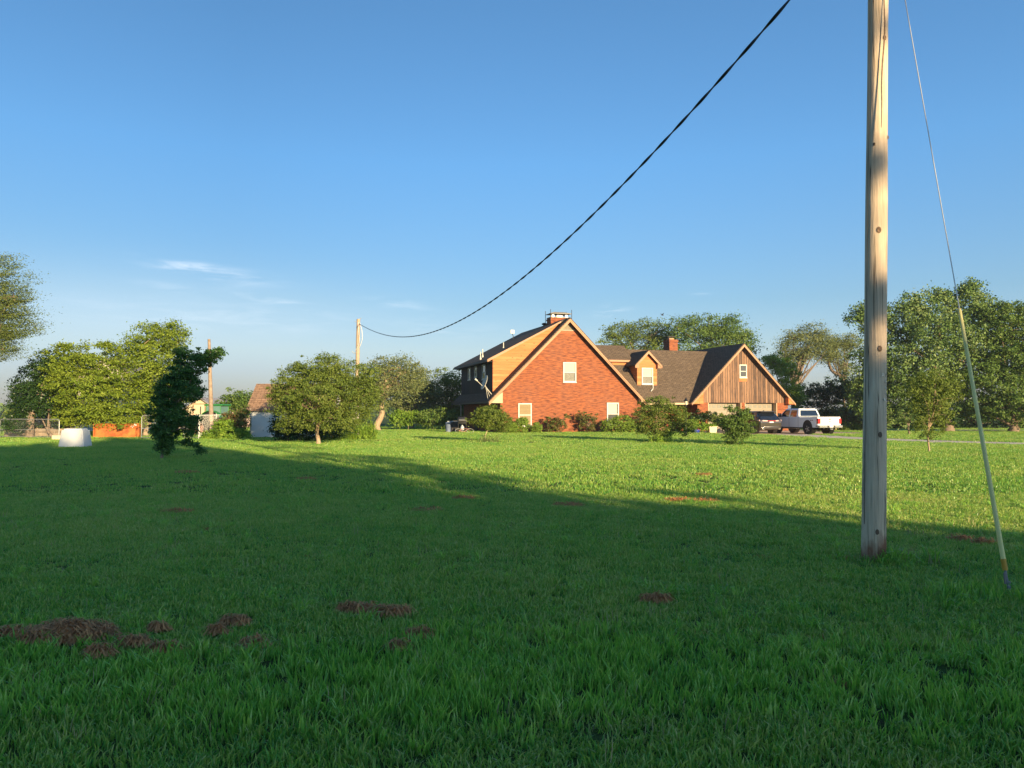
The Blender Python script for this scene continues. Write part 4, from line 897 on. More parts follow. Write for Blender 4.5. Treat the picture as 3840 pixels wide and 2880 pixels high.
# clumps of brown dead grass lying on the lawn
def dead_clump(name, label, loc, rx, ry, h, nf, seed, group=None):
    g = np.random.default_rng(seed); V, F = [], []
    nb = 9
    for k in range(nf):
        a = g.uniform(0, 6.28); r = math.sqrt(g.random()); x, y = r*math.cos(a), r*math.sin(a)
        z = h*max(0, 1-r*r)*(.65+.35*math.sin(x*5+seed)*math.cos(y*4)) + g.uniform(0, .012)
        ln = g.uniform(.02, .075); d = g.uniform(0, 6.28); tz = g.uniform(-.3, .8)*ln; w_ = g.uniform(.002, .0045)
        cx_, cy_ = x*rx, y*ry; dx, dy = math.cos(d)*ln, math.sin(d)*ln; sx, sy = -math.sin(d)*w_, math.cos(d)*w_
        i = len(V); V += [(cx_-dx-sx, cy_-dy-sy, z), (cx_-dx+sx, cy_-dy+sy, z), (cx_+sx*1.3, cy_+sy*1.3, z+abs(tz)+.008), (cx_-sx*1.3, cy_-sy*1.3, z+abs(tz)+.008), (cx_+dx, cy_+dy, z+tz)]
        F += [(i, i+1, i+2, i+3), (i+3, i+2, i+4)]
    # underlying mat of clippings
    i0 = len(V); ns = 20
    V.append((0, 0, h*.35))
    for q in (.5, .93):
        for k in range(ns):
            a = 6.283*k/ns; jr = q*(1+.18*math.sin(3*a+seed)+.1*math.sin(7*a)); V.append((rx*jr*math.cos(a), ry*jr*math.sin(a), h*.32*max(0, 1-q*q*1.1)+.002+.01*g.random()*(q < .9)))
    for k in range(ns):
        F.append((i0, i0+1+k, i0+1+(k+1) % ns)); F.append((i0+1+k, i0+1+ns+k, i0+1+ns+(k+1) % ns, i0+1+(k+1) % ns))
    me = bpy.data.meshes.new(name); me.from_pydata(V, [], F); me.materials.append(DEAD)
    o = bpy.data.objects.new(name, me); COL.objects.link(o); o.location = loc; o.rotation_euler = (0, 0, 0); tag(o, label, 'dead grass', group); return o
g = G(255, 2400); dead_clump('dead_grass_pile', 'largest pile of brown dead grass, low at the left of the lawn', (g.x, g.y, .025), .32, .22, .075, 3000, 1)
spots = [(50, 2395, .13, 'small brown clump left of the largest pile'), (372, 2470, .10, 'brown clump just right below the largest pile'), (500, 2430, .11, 'oval brown clump below right of the largest pile'),
         (620, 2455, .10, 'flat brown clump at the end of the row right of the largest pile'), (590, 2378, .07, 'small brown clump above the row right of the pile'), (880, 2352, .11, 'brown clump alone left of the double clump'),
         (815, 2388, .07, 'tiny brown clump left of centre among long blades'), (955, 2435, .09, 'brown clump just above the long grass strip'), (1335, 2300, .16, 'left half of the double brown clump mid lawn'),
         (1455, 2312, .20, 'right half of the double brown clump mid lawn'), (1570, 2400, .10, 'brown clump right below the double clump'), (1500, 2450, .07, 'faint brown clump at the top of the long grass'),
         (2460, 2265, .13, 'brown clump on the shaded lawn left of the big pole'), (3600, 2030, .17, 'brown clump left of the yellow guard foot'), (3690, 2045, .16, 'brown clump touching the yellow guard foot'),
         (1600, 1920, .30, 'brown streak where shade meets the middle lawn'), (2130, 1900, .30, 'brown clump on the shade edge near the middle'), (1740, 1875, .22, 'thin brown streak farther up the shaded lawn'),
         (660, 1925, .30, 'brown streak on the far left shaded lawn'), (1150, 1800, .25, 'small brown streak below the crabapple shade'), (700, 1775, .35, 'brown streak near the dark leaning tree'),
         (2640, 1885, .28, 'brown clump in the sunny lawn left of the pole'), (2540, 1882, .25, 'brown streak beside another in the sunny lawn'), (2640, 1785, .22, 'far brown clump in the sunny lawn')]
for i, (px, py, r_, lb) in enumerate(spots):
    g = G(px, py); dead_clump('dead_grass_clump', lb, (g.x, g.y, .02), r_, r_*.5, .032 if g.y < 8 else .03, int(2600*r_+80) if g.y < 8 else 260, 20+i, 'brown clumps of dead grass on the lawn')
# ------------------------------------------------------------------ poles and wires
pm = N('pole_wood'); v = pm.coord('Object', (1, 1, .045)); f = pm.noise(v, 42, 6, .65); vb = pm.coord('Object', (1, 1, .5)); f2 = pm.noise(vb, 1.6, 4)
c = pm.ramp(f, [(.25, (.42, .31, .21)), (.45, (.70, .55, .39)), (.62, (.82, .66, .48)), (.8, (.92, .78, .60))])
c = pm.mix(pm.ramp(f2, [(.35, (.0,)*3), (.7, (.5,)*3)]), c, (.46, .31, .20))
# drying checks: long thin dark cracks
vc = pm.coord('Object', (1, 1, .012)); fc = pm.noise(vc, 26, 3, .5)
c = pm.mix(pm.ramp(fc, [(.60, (0,)*3), (.635, (1,)*3), (.66, (0,)*3)]), c, (.05, .035, .025))
# red-brown stain near the foot
sepz = pm.n('SeparateXYZ'); tcx = pm.n('TexCoord'); pm.l(tcx.outputs['Object'], sepz.inputs[0])
foot = pm.math('ADD', pm.math('MULTIPLY', sepz.outputs[2], -2.6), pm.math('MULTIPLY', pm.noise(pm.coord('Object', (1, 1, .35)), 7, 4), 2.1))
c = pm.mix(pm.ramp(foot, [(.25, (0,)*3), (.75, (.85,)*3)]), c, (.24, .09, .045))
pm.col(c); pm.rough(.9); pm.p.inputs['Specular IOR Level'].default_value = .2; pm.bump(pm.math('ADD', f, pm.math('MULTIPLY', fc, .5)), .7, .012)
PB = Vector((3.918, 8.40, 0)); LEAN = .0255
pole = empty('utility_pole', PB, 0, 'tall weathered grey wooden pole on the lawn with guy wire and cable', 'utility pole')
m = MB(); H_ = 9.3
zz = np.linspace(-.1, H_, 40); path = [(LEAN*z_*1.0, 0, z_) for z_ in zz]
rad = [.1225 - .0030*z_ + .0025*math.sin(z_*2.1) + (.004 if z_ < .15 else 0) for z_ in zz]
m.tube(path, rad, 28); m.build('pole', pm.m, pole)
def on_pole(px, py, out_=.0):
    z_ = P(px, py, PB.y-.13).z; r_ = .1250-.0030*z_; cx_ = PB.x + LEAN*z_
    d = ray(px, py); # horizontal intersection with circle of radius r_+out_
    o = Vector((0, 0)); dd = Vector((d.x, d.y)).normalized(); cc = Vector((cx_, PB.y)); tca = cc.dot(dd); d2 = cc.length_squared - tca*tca; R2 = (r_+out_)**2
    if d2 > R2: d2 = R2*.98
    t = tca - math.sqrt(R2-d2); q = dd*t; z_ = CAMH + d.z*t/Vector((d.x, d.y)).length
    return Vector((q.x, q.y, z_)) - PB, (q-cc).normalized()
kn = simple('knot', (.20, .13, .085), .9, .5, 40)
for (px, py, r_) in ((3296, 862, .020), (3301, 1630, .017), (3300, 1307, .018), (3318, 140, .016), (3290, 1995, .016), (3330, 515, .012), (3278, 540, .010)):
    p_, n_ = on_pole(px, py, .001); n3 = Vector((n_.x, n_.y, 0)); t3 = Vector((-n_.y, n_.x, 0))
    m = MB(); rings = []
    for q, h_ in ((1.25, 0), (.8, .006), (.5, .003), (.05, .0005)):
        rings.append([p_ + t3*(r_*q*math.cos(a)) + Vector((0, 0, r_*1.5*q*math.sin(a))) + n3*h_ for a in np.linspace(0, 6.283, 13)[:-1]])
    m.loft(rings, False); m.build('knot', kn, pole)
# long drying check on the upper part
m = MB(); L_, R2_ = [], []
for k in range(24):
    py_ = -120 + k*26; px_ = 3317 - 2.2*math.sin(k*.5) - max(0, k-8)*.9; w2_ = 2.0*(1-abs(k-9)/16)+.5
    a_, n_ = on_pole(px_-w2_, py_, .0006); b_, n2_ = on_pole(px_+w2_, py_, .0006); L_.append(a_); R2_.append(b_)
m.add([q for pr in zip(L_, R2_) for q in pr], [(2*i, 2*i+1, 2*i+3, 2*i+2) for i in range(23)]); m.build('drying_crack', kn, pole)
# aluminium number tags nailed to the pole
tagm = simple('tag_metal', (.62, .60, .54), .4, .1, 10, .5)
def glyph(ch, px, py, size, name='number_tag'):
    p_, n_ = on_pole(px, py, .002)
    cu = bpy.data.curves.new(name, 'FONT'); cu.body = ch; cu.size = size; cu.extrude = .002; cu.align_x = 'CENTER'; cu.align_y = 'CENTER'; cu.materials.append(tagm)
    tmp = bpy.data.objects.new(name, cu); COL.objects.link(tmp)
    dg = bpy.context.evaluated_depsgraph_get(); me = bpy.data.meshes.new_from_object(tmp.evaluated_get(dg)); bpy.data.objects.remove(tmp)
    o = bpy.data.objects.new(name, me); COL.objects.link(o); me.materials.clear(); me.materials.append(tagm); o.parent = pole
    o.location = p_; o.rotation_euler = (R(90), 0, math.atan2(n_.x, -n_.y)); return o
glyph('A', 3311, 1407, .062); glyph('1', 3323, 1407, .052); glyph('4', 3321, 1432, .048); glyph('6', 3321, 1454, .048); glyph('1', 3322, 1476, .030)
p_, n_ = on_pole(3317, 1498, .003); m = MB(); n3 = Vector((n_.x, n_.y, 0)); t3 = Vector((-n_.y, n_.x, 0))
m.loft([[p_ + t3*(.012*math.cos(a)) + Vector((0, 0, .015*math.sin(a))) + n3*h_ for a in np.linspace(0, 6.283, 13)[:-1]] for h_ in (0, .003)], True); m.build('round_tag', tagm, pole)
# thin ground wire stapled down the left side
m = MB(); pts_ = []
for k in range(30):
    z_ = .4 + k*.26; r_ = .1225-.0030*z_ + .004 + .005*abs(math.sin(k*1.3)); pts_.append((LEAN*z_ - r_*.96, -r_*.28, z_))
m.tube(pts_, .0028, 5); m.build('ground_wire', MAT['dark'], pole)
# guy wire with guard
guyt = Vector((PB.x+LEAN*7.5+.03, PB.y-.05, 7.55)); guya = Vector((4.43, 6.92, 0.0))
gw = empty('guy_wire', guya, 0, 'steel guy wire with pale yellow-green plastic guard slanting down right of the pole', 'guy wire')
dv = (guyt-guya)
def gp(s): return dv*s
s_top = .345; s_bot = .026
m = MB().tube([gp(s_top*.9), gp(1.0)], .0052, 6); m.build('wire', MAT['steel'], gw)
gg = N('guard_plastic'); v = gg.coord('Object', (1, 1, .3)); gg.col(gg.ramp(gg.noise(v, 5, 4), [(.3, (.86, .74, .26)), (.7, (.94, .84, .36))])); gg.rough(.5)
m = MB(); rings = []
ax = dv.normalized(); a_ = ax.cross(Vector((0, 1, 0))).normalized(); b_ = ax.cross(a_)
N_ = 14
for i in range(N_):
    s = s_bot + (s_top-s_bot)*i/(N_-1); r_ = .0205 - .004*i/(N_-1)
    rings.append([gp(s) + (a_*math.cos(t_) + b_*math.sin(t_))*r_ for t_ in np.linspace(0, 6.283, 15)[:-1]])
m.loft(rings, True); gd = m.build('guard', gg.m, gw)
m = MB(); m.tube([gp(s_bot-.001), gp(s_bot+.012)], .0225, 14); m.build('orange_band', simple('band', (.62, .32, .03), .5), gw)
m = MB(); m.tube([gp(-.004), gp(s_bot+.004)], .011, 8); m.box(gp(.016)+a_*.012, (.02, .016, .10), 0, 0, -.06); m.box(gp(.008)-a_*.012, (.018, .014, .07)); m.build('anchor_rod', simple('anchor_steel', (.26, .24, .26), .6, .2, 20, .4), gw)
# far pole that takes the cable
A0 = P(1335, 1600, 55); AP = Vector((A0.x, 55, 0)); top = P(1344, 1203, 55)
fp = empty('utility_pole', AP, 0, 'pale distant pole rising behind the round-crowned tree, cable tied to its top', 'utility pole')
m = MB(); dx = top.x-AP.x; m.tube([(0, 0, -.1), (dx*.3, 0, 2.4), (dx, 0, top.z+.12)], [.17, .16, .125], 14)
m.build('pole', simple('pole_pale', (.42, .31, .21), .85, .2, 4), fp)  # pale tan is the wood's own tone
m = MB(); m.bx(-.25, -.12, -.12, .0, .1, 3.6).bx(-.22, .24, -.24, -.17, .1, 1.6); m.build('conduit', simple('white_board', (.62, .56, .48), .8, .3, 3), fp)
m = MB().bx(-.1, .15, -.33, -.17, 1.55, 2.1).bx(.22, .42, -.2, -.1, 1.2, 1.35); m.build('meter_box', simple('meter', (.42, .42, .40), .5), fp)
m = MB(); zt_ = top.z-.1
m.tube(smooth_path([(dx+.1, -.13, zt_), (dx+.28, -.15, zt_-.6), (dx+.30, -.15, zt_-1.3), (dx+.05, -.18, zt_-1.95), (-.12, -.16, zt_-2.25), (-.28, -.15, zt_-2.1)], 5), .022, 6)
m.tube(smooth_path([(dx, -.14, zt_), (dx+.06, -.18, zt_-.8), (dx+.12, -.18, zt_-1.4), (-.05, -.18, zt_-2.1)], 5), .018, 6)
m.tube([(dx-.25, -.1, zt_+.02), (dx+.1, -.1, zt_+.02)], .02, 5); m.tube([(dx+.05, 0, zt_+.2), (dx+.22, 0, zt_+.32)], .02, 5); m.build('drop_wire', MAT['steel'], fp)
# twisted service cable between the two poles
ctop = Vector((PB.x + LEAN*7.6 - .1, PB.y, 0)); A_ = Vector((top.x+.05, 55, 0))
obs = [(776, 700), (820, 719), (860, 729), (900, 726), (930, 717), (1000, 688), (1060, 655), (1150, 588), (1250, 490), (1350, 395), (1450, 280), (1550, 170), (1650, 65), (1717, 0)]
ts, zs = [], []
for a, b in obs:
    px, py = a*1.736, b*1.736; d = ray(px, py); k_ = d.x/d.y
    # A + t(B-A) with X/Y = k
    Bx, By = ctop.x-A_.x, ctop.y-A_.y; t_ = (k_*A_.y - A_.x)/(Bx - k_*By); Yt = A_.y+By*t_
    ts.append(t_); zs.append(CAMH + d.z/d.y*Yt)
cf_ = np.polyfit(ts, zs, 3)
cab = MB(); n_ = 520
cen = [Vector((A_.x+(ctop.x-A_.x)*t_, A_.y+(ctop.y-A_.y)*t_, float(np.polyval(cf_, t_)))) for t_ in np.linspace(0, 1, n_)]
Lc = sum((cen[i+1]-cen[i]).length for i in range(n_-1)); s_ = 0; strands = [[], [], []]
for i, c_ in enumerate(cen):
    if i: s_ += (cen[i]-cen[i-1]).length
    tn = (cen[min(i+1, n_-1)]-cen[max(i-1, 0)]).normalized(); a_ = tn.cross(Vector((0, 0, 1))).normalized(); b_ = a_.cross(tn)
    for k in range(3):
        ph_ = s_*2*math.pi/1.25 + k*math.pi; strands[k].append(c_ + (a_*math.cos(ph_) + b_*math.sin(ph_))*(.0125 if k < 2 else .0))
for k in range(3): cab.tube([q for q in strands[k]], .0115 if k < 2 else .011, 5)
cb = cab.build('service_cable', simple('cable_rubber', (.018, .018, .024), .5)); tag(cb, 'black twisted cable sagging from the distant pole to the near pole', 'cable')
# bare shed pole on the left
b0 = P(795, 1600, 52); t0_ = P(784, 1272, 52)
p3 = empty('utility_pole', (b0.x, 52, 0), 0, 'plain leaning brown pole in front of the tractor', 'utility pole')
m = MB().tube([(0, 0, -.1), ((t0_.x-b0.x)*.5, 0, t0_.z*.5), (t0_.x-b0.x, 0, t0_.z)], [.16, .13, .09], 14); m.build('pole', simple('pole_brown', (.30, .22, .155), .9, .3, 5), p3)
m = MB().bx(-.05, .05, -.2, -.1, t0_.z-1.3, t0_.z-.9); m.build('bracket', MAT['steel'], p3, loc=((t0_.x-b0.x)*.9+.1, 0, 0))

# ------------------------------------------------------------------ left-hand yard
# white tapered tub
c_ = G(262, 1678); tb = empty('plastic_tub', (c_.x, c_.y+.45, 0), R(6), 'white tapered plastic crate standing upside down at the shade edge', 'crate')
m = MB()
def rrect(hx, hy, z, r, n=4, ox=0):
    pts = []
    for (sx, sy, a0) in ((1, 1, 0), (-1, 1, 90), (-1, -1, 180), (1, -1, 270)):
        for k in range(n+1):
            a = R(a0+90*k/n); pts.append((ox + sx*(hx-r) + r*math.cos(a), sy*(hy-r) + r*math.sin(a), z))
    return pts
m.loft([rrect(.56, .46, -.02, .03), rrect(.555, .455, .10, .03), rrect(.47, .38, .78, .03), rrect(.46, .37, .80, .03), rrect(.40, .31, .805, .03), rrect(.395, .305, .86, .03), rrect(.37, .28, .87, .03)], True, smooth=False)
m.build('shell', simple('tub_plastic', (.60, .61, .60), .55, .05, 2), tb)
c_ = G(215, 1650); sb = MB().box((0, 0, .14), (.52, .3, .28)).build('salt_block', simple('block', (.66, .52, .36), .9, .1, 3), None, (c_.x, c_.y, 0), bevel=.03)
tag(sb, 'small cream block on the grass left behind the white crate', 'block')
# rusty orange blade
c_ = G(430, 1641); bl = empty('steel_blade', (c_.x, c_.y+.2, 0), R(4), 'rust-orange curved steel blade lying under the bright tree', 'dozer blade')
rm = N('rust_paint'); v = rm.coord('Object'); rm.col(rm.ramp(rm.noise(v, 2.2, 6, .7), [(.3, (.20, .045, .015)), (.5, (.48, .13, .030)), (.75, (.62, .22, .045))])); rm.rough(.75)
m = MB(); W2 = 1.43; prof = [(-.02, 0), (.02, .06), (.16, .30), (.17, .55), (.06, .82), (-.02, .90)]
m.loft([[(x, y, z) for y, z in prof] + [(x, y+.05, z) for y, z in reversed(prof)] for x in (-W2, W2)], True, smooth=False)
m.build('mouldboard', rm.m, bl)
m = MB()
for x in (-W2, W2-.05): m.prism_x([(-.06, 0), (.25, 0), (.25, .85), (-.06, .92)], x, x+.05)
m.build('end_plate', rm.m, bl); MB().bx(-W2, W2, -.08, -.03, .0, .10).build('cutting_edge', rm.m, bl)
m = MB(); rs = [(W2-.52, .72, .10, .03, -.7), (W2-.45, .66, .04, .10, 0), (W2-.38, .74, .10, .04, .5), (W2-.22, .80, .12, .08, .2), (W2-.28, .84, .06, .10, -.3)]
for x, z, a, b, r_ in rs: m.box((x, .055-(z-.66)*.4, z), (a, .012, b), 0, 0, r_)
m.build('paint_mark', MAT['white'], bl)
# tube-framed wire panels
def wire(mb, x0, x1, z0, z1, y=0, st=.10, r_=.0018):
    n_ = int((x1-x0+(z1-z0))/st)
    for k in range(n_):
        a = x0-(z1-z0)+k*st
        for sg in (1, -1):
            xa, xb, za, zb_ = a, a+(z1-z0), z0, z1
            if xa < x0: za += x0-xa; xa = x0
            if xb > x1: zb_ -= xb-x1; xb = x1
            if xb-xa < .02: continue
            if sg < 0: za, zb_ = z0+z1-za, z0+z1-zb_
            d = Vector((xb-xa, 0, zb_-za)).normalized(); pr = Vector((-d.z, 0, d.x))*r_
            mb.add([Vector((xa, y+sg*.003, za))-pr, Vector((xa, y+sg*.003, za))+pr, Vector((xb, y+sg*.003, zb_))+pr, Vector((xb, y+sg*.003, zb_))-pr], [(0, 1, 2, 3)])
def panel(label, x0px, x1px, y0, y1, Y, Y2=None, zt=None):
    a = P(x0px, 1600, Y); b = P(x1px, 1600, Y2 or Y); ln = (b.xy-a.xy).length; ang = math.atan2(b.y-a.y, b.x-a.x); hh = zt or P(x0px, y0, Y).z
    o = empty('wire_panel', (a.x, a.y, 0), ang, label, 'fence panel', 'galvanised wire pen panels')
    m = MB(); r = .15
    arc = [(0, 0, .05), (0, 0, hh-r)] + [(r-r*math.cos(t_), 0, hh-r+r*math.sin(t_)) for t_ in (.5, 1.05)] + [(r, 0, hh)]
    arc2 = [(ln-x, y, z) for x, y, z in reversed(arc)]
    m.tube(arc+arc2, .022, 6); m.tube([(0, 0, .1), (ln, 0, .1)], .018, 6); m.tube([(0, 0, hh*.45), (ln, 0, hh*.45)], .016, 6); m.build('frame', MAT['steel'], o)
    m = MB(); wire(m, .02, ln-.02, .1, hh-.02); m.build('mesh', MAT['steel'], o); return o
panel('front tube panel of the wire pen at the left edge', 0, 222, 1580, 0, 49, 47.5, 1.2)
panel('back tube panel of the wire pen', 40, 205, 1575, 0, 52, 52, 1.2)
panel('left side panel of the wire pen', -12, 40, 1578, 0, 47, 52, 1.15)
panel('single round-cornered tube panel right of the orange blade', 531, 600, 1558, 0, 46.5, 46.5, 1.45)
panel('tube panel leaning at the tractor end of the fence', 690, 745, 1558, 0, 47.0, 46.4, 1.45)
# chain link fence
a = P(748, 1600, 49); b = P(1000, 1600, 51); ln = (b.xy-a.xy).length
cf2 = empty('chain_link_fence', (a.x, a.y, 0), math.atan2(b.y-a.y, b.x-a.x), 'chain link fence running from the tractor to the white shed', 'fence')
m = MB(); m.tube([(0, 0, 1.45), (ln, 0, 1.5)], .02, 6); m.build('top_rail', MAT['steel'], cf2)
m = MB(); wire(m, 0, ln, .05, 1.44); m.build('mesh', MAT['steel'], cf2)
for x in (0, ln*.24, ln*.43, ln*.75, ln): MB().tube([(x, .03, 0), (x, .03, 1.55)], .028, 6).build('fence_post', MAT['steel'], cf2)
# wooden pen boards behind panels
m = MB()
for k in range(5): m.bx(.5+k*1.0, .58+k*1.0, 0, .06, 0, .62)
m.bx(.4, 4.8, -.03, .0, .08, .32).bx(.4, 4.8, -.03, 0, .36, .56)
tag(m.build('board_trough', simple('old_board', (.33, .25, .18), .9, .3, 3), None, (P(100, 1600, 51).x-1.6, 50.6, 0)), 'low grey board trough inside the wire pen', 'trough')
# pale shed behind the yellow-green trees
def gable_shed(name, label, x0, x1, y0, y1, ze, zr, wm, rmat, ridge='y', over=.3, cat='shed', rz=0):
    cx_, cy_ = (x0+x1)/2, (y0+y1)/2; hx, hy = (x1-x0)/2, (y1-y0)/2
    o = empty(name, (cx_, cy_, 0), rz, label, cat)
    w = MB()
    if ridge == 'y': w.prism_y([(-hx, 0), (hx, 0), (hx, ze), (0, zr), (-hx, ze)], -hy, hy)
    else: w.prism_x([(-hy, 0), (hy, 0), (hy, ze), (0, zr), (-hy, ze)], -hx, hx)
    w.build('wall', wm, o)
    r = MB(); 
    if ridge == 'y':
        sl = (zr-ze)/hx
        for s_ in (-1, 1): r.slab([(0, -hy-over, zr+.10), (0, hy+over, zr+.10), (s_*(hx+over), hy+over, ze-over*sl+.10), (s_*(hx+over), -hy-over, ze-over*sl+.10)], (0, 0, -.09))
    else:
        sl = (zr-ze)/hy
        for s_ in (-1, 1): r.slab([(-hx-over, 0, zr+.10), (hx+over, 0, zr+.10), (hx+over, s_*(hy+over), ze-over*sl+.10), (-hx-over, s_*(hy+over), ze-over*sl+.10)], (0, 0, -.09))
    r.build('roof', rmat, o); return o
siding = board_mat('white_siding', [(.3, (.52, .47, .38)), (.7, (.58, .53, .44))], .2, 'h', (.45, .38, .30), False, .02)
tin = simple('tin_roof', (.42, .36, .31), .5, .2, 2, .3)
a = P(330, 1600, 66); b = P(520, 1600, 66)
hs = gable_shed('farm_building', 'tall cream building glimpsed between the two yellow-green trees', a.x-1.5, b.x+.3, 66, 74, 4.2, 6.2, siding, tin)
MB().bx(-.6, .6, -4.06, -4.0, .9, 2.6).build('window', MAT['glass'], hs)
a = P(150, 1600, 64); b = P(195, 1600, 64); m = MB(); m.lathe([(.05, -1.3), (.45, -1.2), (.55, -.9), (.55, .9), (.45, 1.2), (.05, 1.3)], (0, 0, 1.1), 20, 'x')
m2 = empty('fuel_tank', ((a.x+b.x)/2, 64, 0), R(60), 'bluish white horizontal tank behind the dark tree', 'tank'); m.build('tank', simple('tank_paint', (.55, .60, .68), .5, .1), m2)
MB().bx(-.8, -.65, -.4, .4, 0, .65).bx(.65, .8, -.4, .4, 0, .65).build('saddle', MAT['steel'], m2)
# barn
a = P(668, 1600, 82); b = P(846, 1600, 82); barn_w = simple('barn_paint', (.56, .46, .31), .8, .08, 1.5)
bn = gable_shed('barn', 'pale cream gabled barn with a framed hay door behind the tractor', a.x, b.x-.3, 82, 94, P(0, 1552, 82).z, P(0, 1494, 82).z, barn_w, tin, over=.35, cat='barn')
cx_ = (a.x+b.x-.3)/2
def bpx(px, py): q = P(px, py, 81.9); return q.x-cx_, q.z
q0, q1 = bpx(727, 1517), bpx(766, 1561); fr = simple('frame_brown', (.36, .24, .14), .8)
m = MB().bx(q0[0], q1[0], -6.05, -6.002, q1[1], q0[1]); dr = m.build('hay_door', barn_w, bn)
m = MB(); t_ = .13; m.bx(q0[0]-t_, q0[0], -6.08, -6.002, q1[1]-t_, q0[1]+t_).bx(q1[0], q1[0]+t_, -6.08, -6.002, q1[1]-t_, q0[1]+t_).bx(q0[0], q1[0], -6.08, -6.002, q0[1], q0[1]+t_).bx(q0[0], q1[0], -6.08, -6.002, q1[1]-t_, q1[1]); m.build('door_frame', fr, dr)
gable_shed('lean_to_shed', 'low grey-roofed lean-to right of the barn', b.x-.2, b.x+2.6, 84, 92, 1.5, 2.7, simple('lean_wall', (.45, .33, .30), .8), tin, over=.2)
# white shed
a = P(944, 1600, 50); ws = gable_shed('garden_shed', 'small white shed with brown shingle roof behind the round-crowned tree', a.x, a.x+5.2, 50, 53.0, 1.98, 3.45, simple('shed_white', (.62, .63, .62), .7, .05, 1.5, bump=.1), MAT['shingle_shed'], 'x', .28, rz=R(-3))
m = MB()
for k in range(6): m.bx(-2.6+k*1.02, -2.52+k*1.02, -1.76, -1.5, 1.72, 1.86)
m.build('rafter_tail', MAT['white'], ws)
MB().bx(-2.64, -2.57, -1.53, -1.502, 0, 1.95).build('corner_board', MAT['white'], ws)

# ------------------------------------------------------------------ by the house
g_ = HW(-1.6, 5.0); gr1 = empty('barbecue_grill', (P(1733, 1600, 62).x, 62.2, 0), R(5), 'black lidded barbecue grill with side shelf beside the shaded wall', 'barbecue')
m = MB(); m.loft([rrect(.34, .26, .72, .04), rrect(.38, .30, .95, .06)], True); m.build('firebox', MAT['black'], gr1)
m = MB(); m.loft([rrect(.38, .30, .96, .06), rrect(.38, .28, 1.12, .08), rrect(.33, .16, 1.28, .08)], True); m.build('lid', MAT['black'], gr1)
MB().tube([(-.28, -.33, 1.02), (.28, -.33, 1.02)], .018, 6).build('handle', MAT['steel'], gr1)
MB().bx(.40, .78, -.22, .22, .92, .97).bx(-.74, -.40, -.22, .22, .92, .97).build('side_shelf', MAT['dark'], gr1)
m = MB()
for x in (-.32, .32):
    for y in (-.22, .22): m.tube([(x, y, 0), (x, y, .75)], .02, 6)
m.bx(-.34, .34, -.22, .22, .14, .18); m.build('cart', MAT['black'], gr1)
gt = MB().lathe([(.05, .18), (.15, .22), (.15, .45), (.06, .55), (.05, .62)], (0, 0, 0), 14).build('gas_bottle', simple('gas', (.55, .58, .62), .5), gr1)
m = MB().lathe([(.20, 0), (.22, .05), (.24, .72), (.26, .74), (.26, .78), (.10, .84)], (0, 0, 0), 16)
tag(m.build('bin', simple('bin_blue', (.16, .20, .30), .5), None, (P(1680, 1600, 63).x, 63.3, 0)), 'blue-grey round bin at the far left of the patio things', 'bin')
o = empty('patio_table', (P(1700, 1600, 63.5).x, 63.8, 0), 0, 'dark box-sided patio table left of the grill', 'table')
MB().bx(-.5, .5, -.35, .35, .86, .92).build('table_top', simple('pale_top', (.34, .36, .36), .5), o); MB().bx(-.42, .42, -.3, .3, .06, .86).build('cabinet', MAT['dark'], o)
m = MB(); m.tube([(0.28*math.cos(t_), 0, .30+.28*math.sin(t_)) for t_ in np.linspace(0, 6.283, 20)], .02, 5, False)
m.tube([(.9+0.28*math.cos(t_), 0, .30+.28*math.sin(t_)) for t_ in np.linspace(0, 6.283, 20)], .02, 5, False)
wh = empty('bicycle', (P(1722, 1600, 61).x, 61.0, 0), R(10), 'pale small bicycle lying in front of the grill', 'bicycle'); wo = m.build('wheel', simple('bike_tyre', (.35, .35, .30), .7), wh); wo.rotation_euler = (R(-55), 0, 0)
m = MB().tube([(0, 0, .3), (.35, 0, .6), (.75, 0, .55), (.9, 0, .3)], .022, 6).tube([(0, 0, .3), (.45, 0, .2), (.75, 0, .55)], .02, 6); wo = m.build('frame', simple('bike_frame', (.45, .20, .16), .4), wh); wo.rotation_euler = (R(-55), 0, 0)
# satellite dish on the lower roof
q = hp(1848, 1494, .3); base = HW(q[0]-.1, .6, zA(q[0]-.1))
sd = empty('satellite_dish', base, HA, 'grey satellite dish on a bent arm on the roof edge beside the dark dormer', 'satellite dish')
def dl(px, py, dv_=.6):
    a = hp(px, py, dv_); w_ = HW(a[0], dv_, a[1]) - base; return Vector((w_.x*math.cos(-HA) - w_.y*math.sin(-HA), w_.x*math.sin(-HA) + w_.y*math.cos(-HA), w_.z))
cream_s = simple('dish_grey', (.50, .47, .40), .5, .1)
m = MB(); m.tube([dl(1846, 1482), dl(1822, 1452), dl(1815, 1436)], .035, 8); m.tube([dl(1829, 1494), dl(1822, 1452)], .02, 6); m.tube([dl(1838, 1492), dl(1824, 1453)], .02, 6); m.build('mast', cream_s, sd)
m = MB(); cdish = dl(1821, 1436); ddir = Vector((-.93, -.10, .36)).normalized(); a_ = ddir.cross(Vector((0, 0, 1))).normalized(); b_ = ddir.cross(a_)
rings = [[cdish + (a_*math.cos(t_)*.48 + b_*math.sin(t_)*.62)*q_ + ddir*(.14*q_*q_-.02) for t_ in np.linspace(0, 6.283, 21)[:-1]] for q_ in (.05, .35, .7, 1.0)]
m.loft(rings, False); do = m.build('reflector', cream_s, sd); sm_ = do.modifiers.new('solid', 'SOLIDIFY'); sm_.thickness = .02
m = MB(); m.tube([dl(1816, 1442), dl(1809, 1447), dl(1786, 1425)], .025, 6); m.build('feed_arm', cream_s, sd)
m = MB(); m.tube([dl(1790, 1428), dl(1781, 1421)], [.06, .085], 10); m.build('feed_horn', MAT['white'], sd)
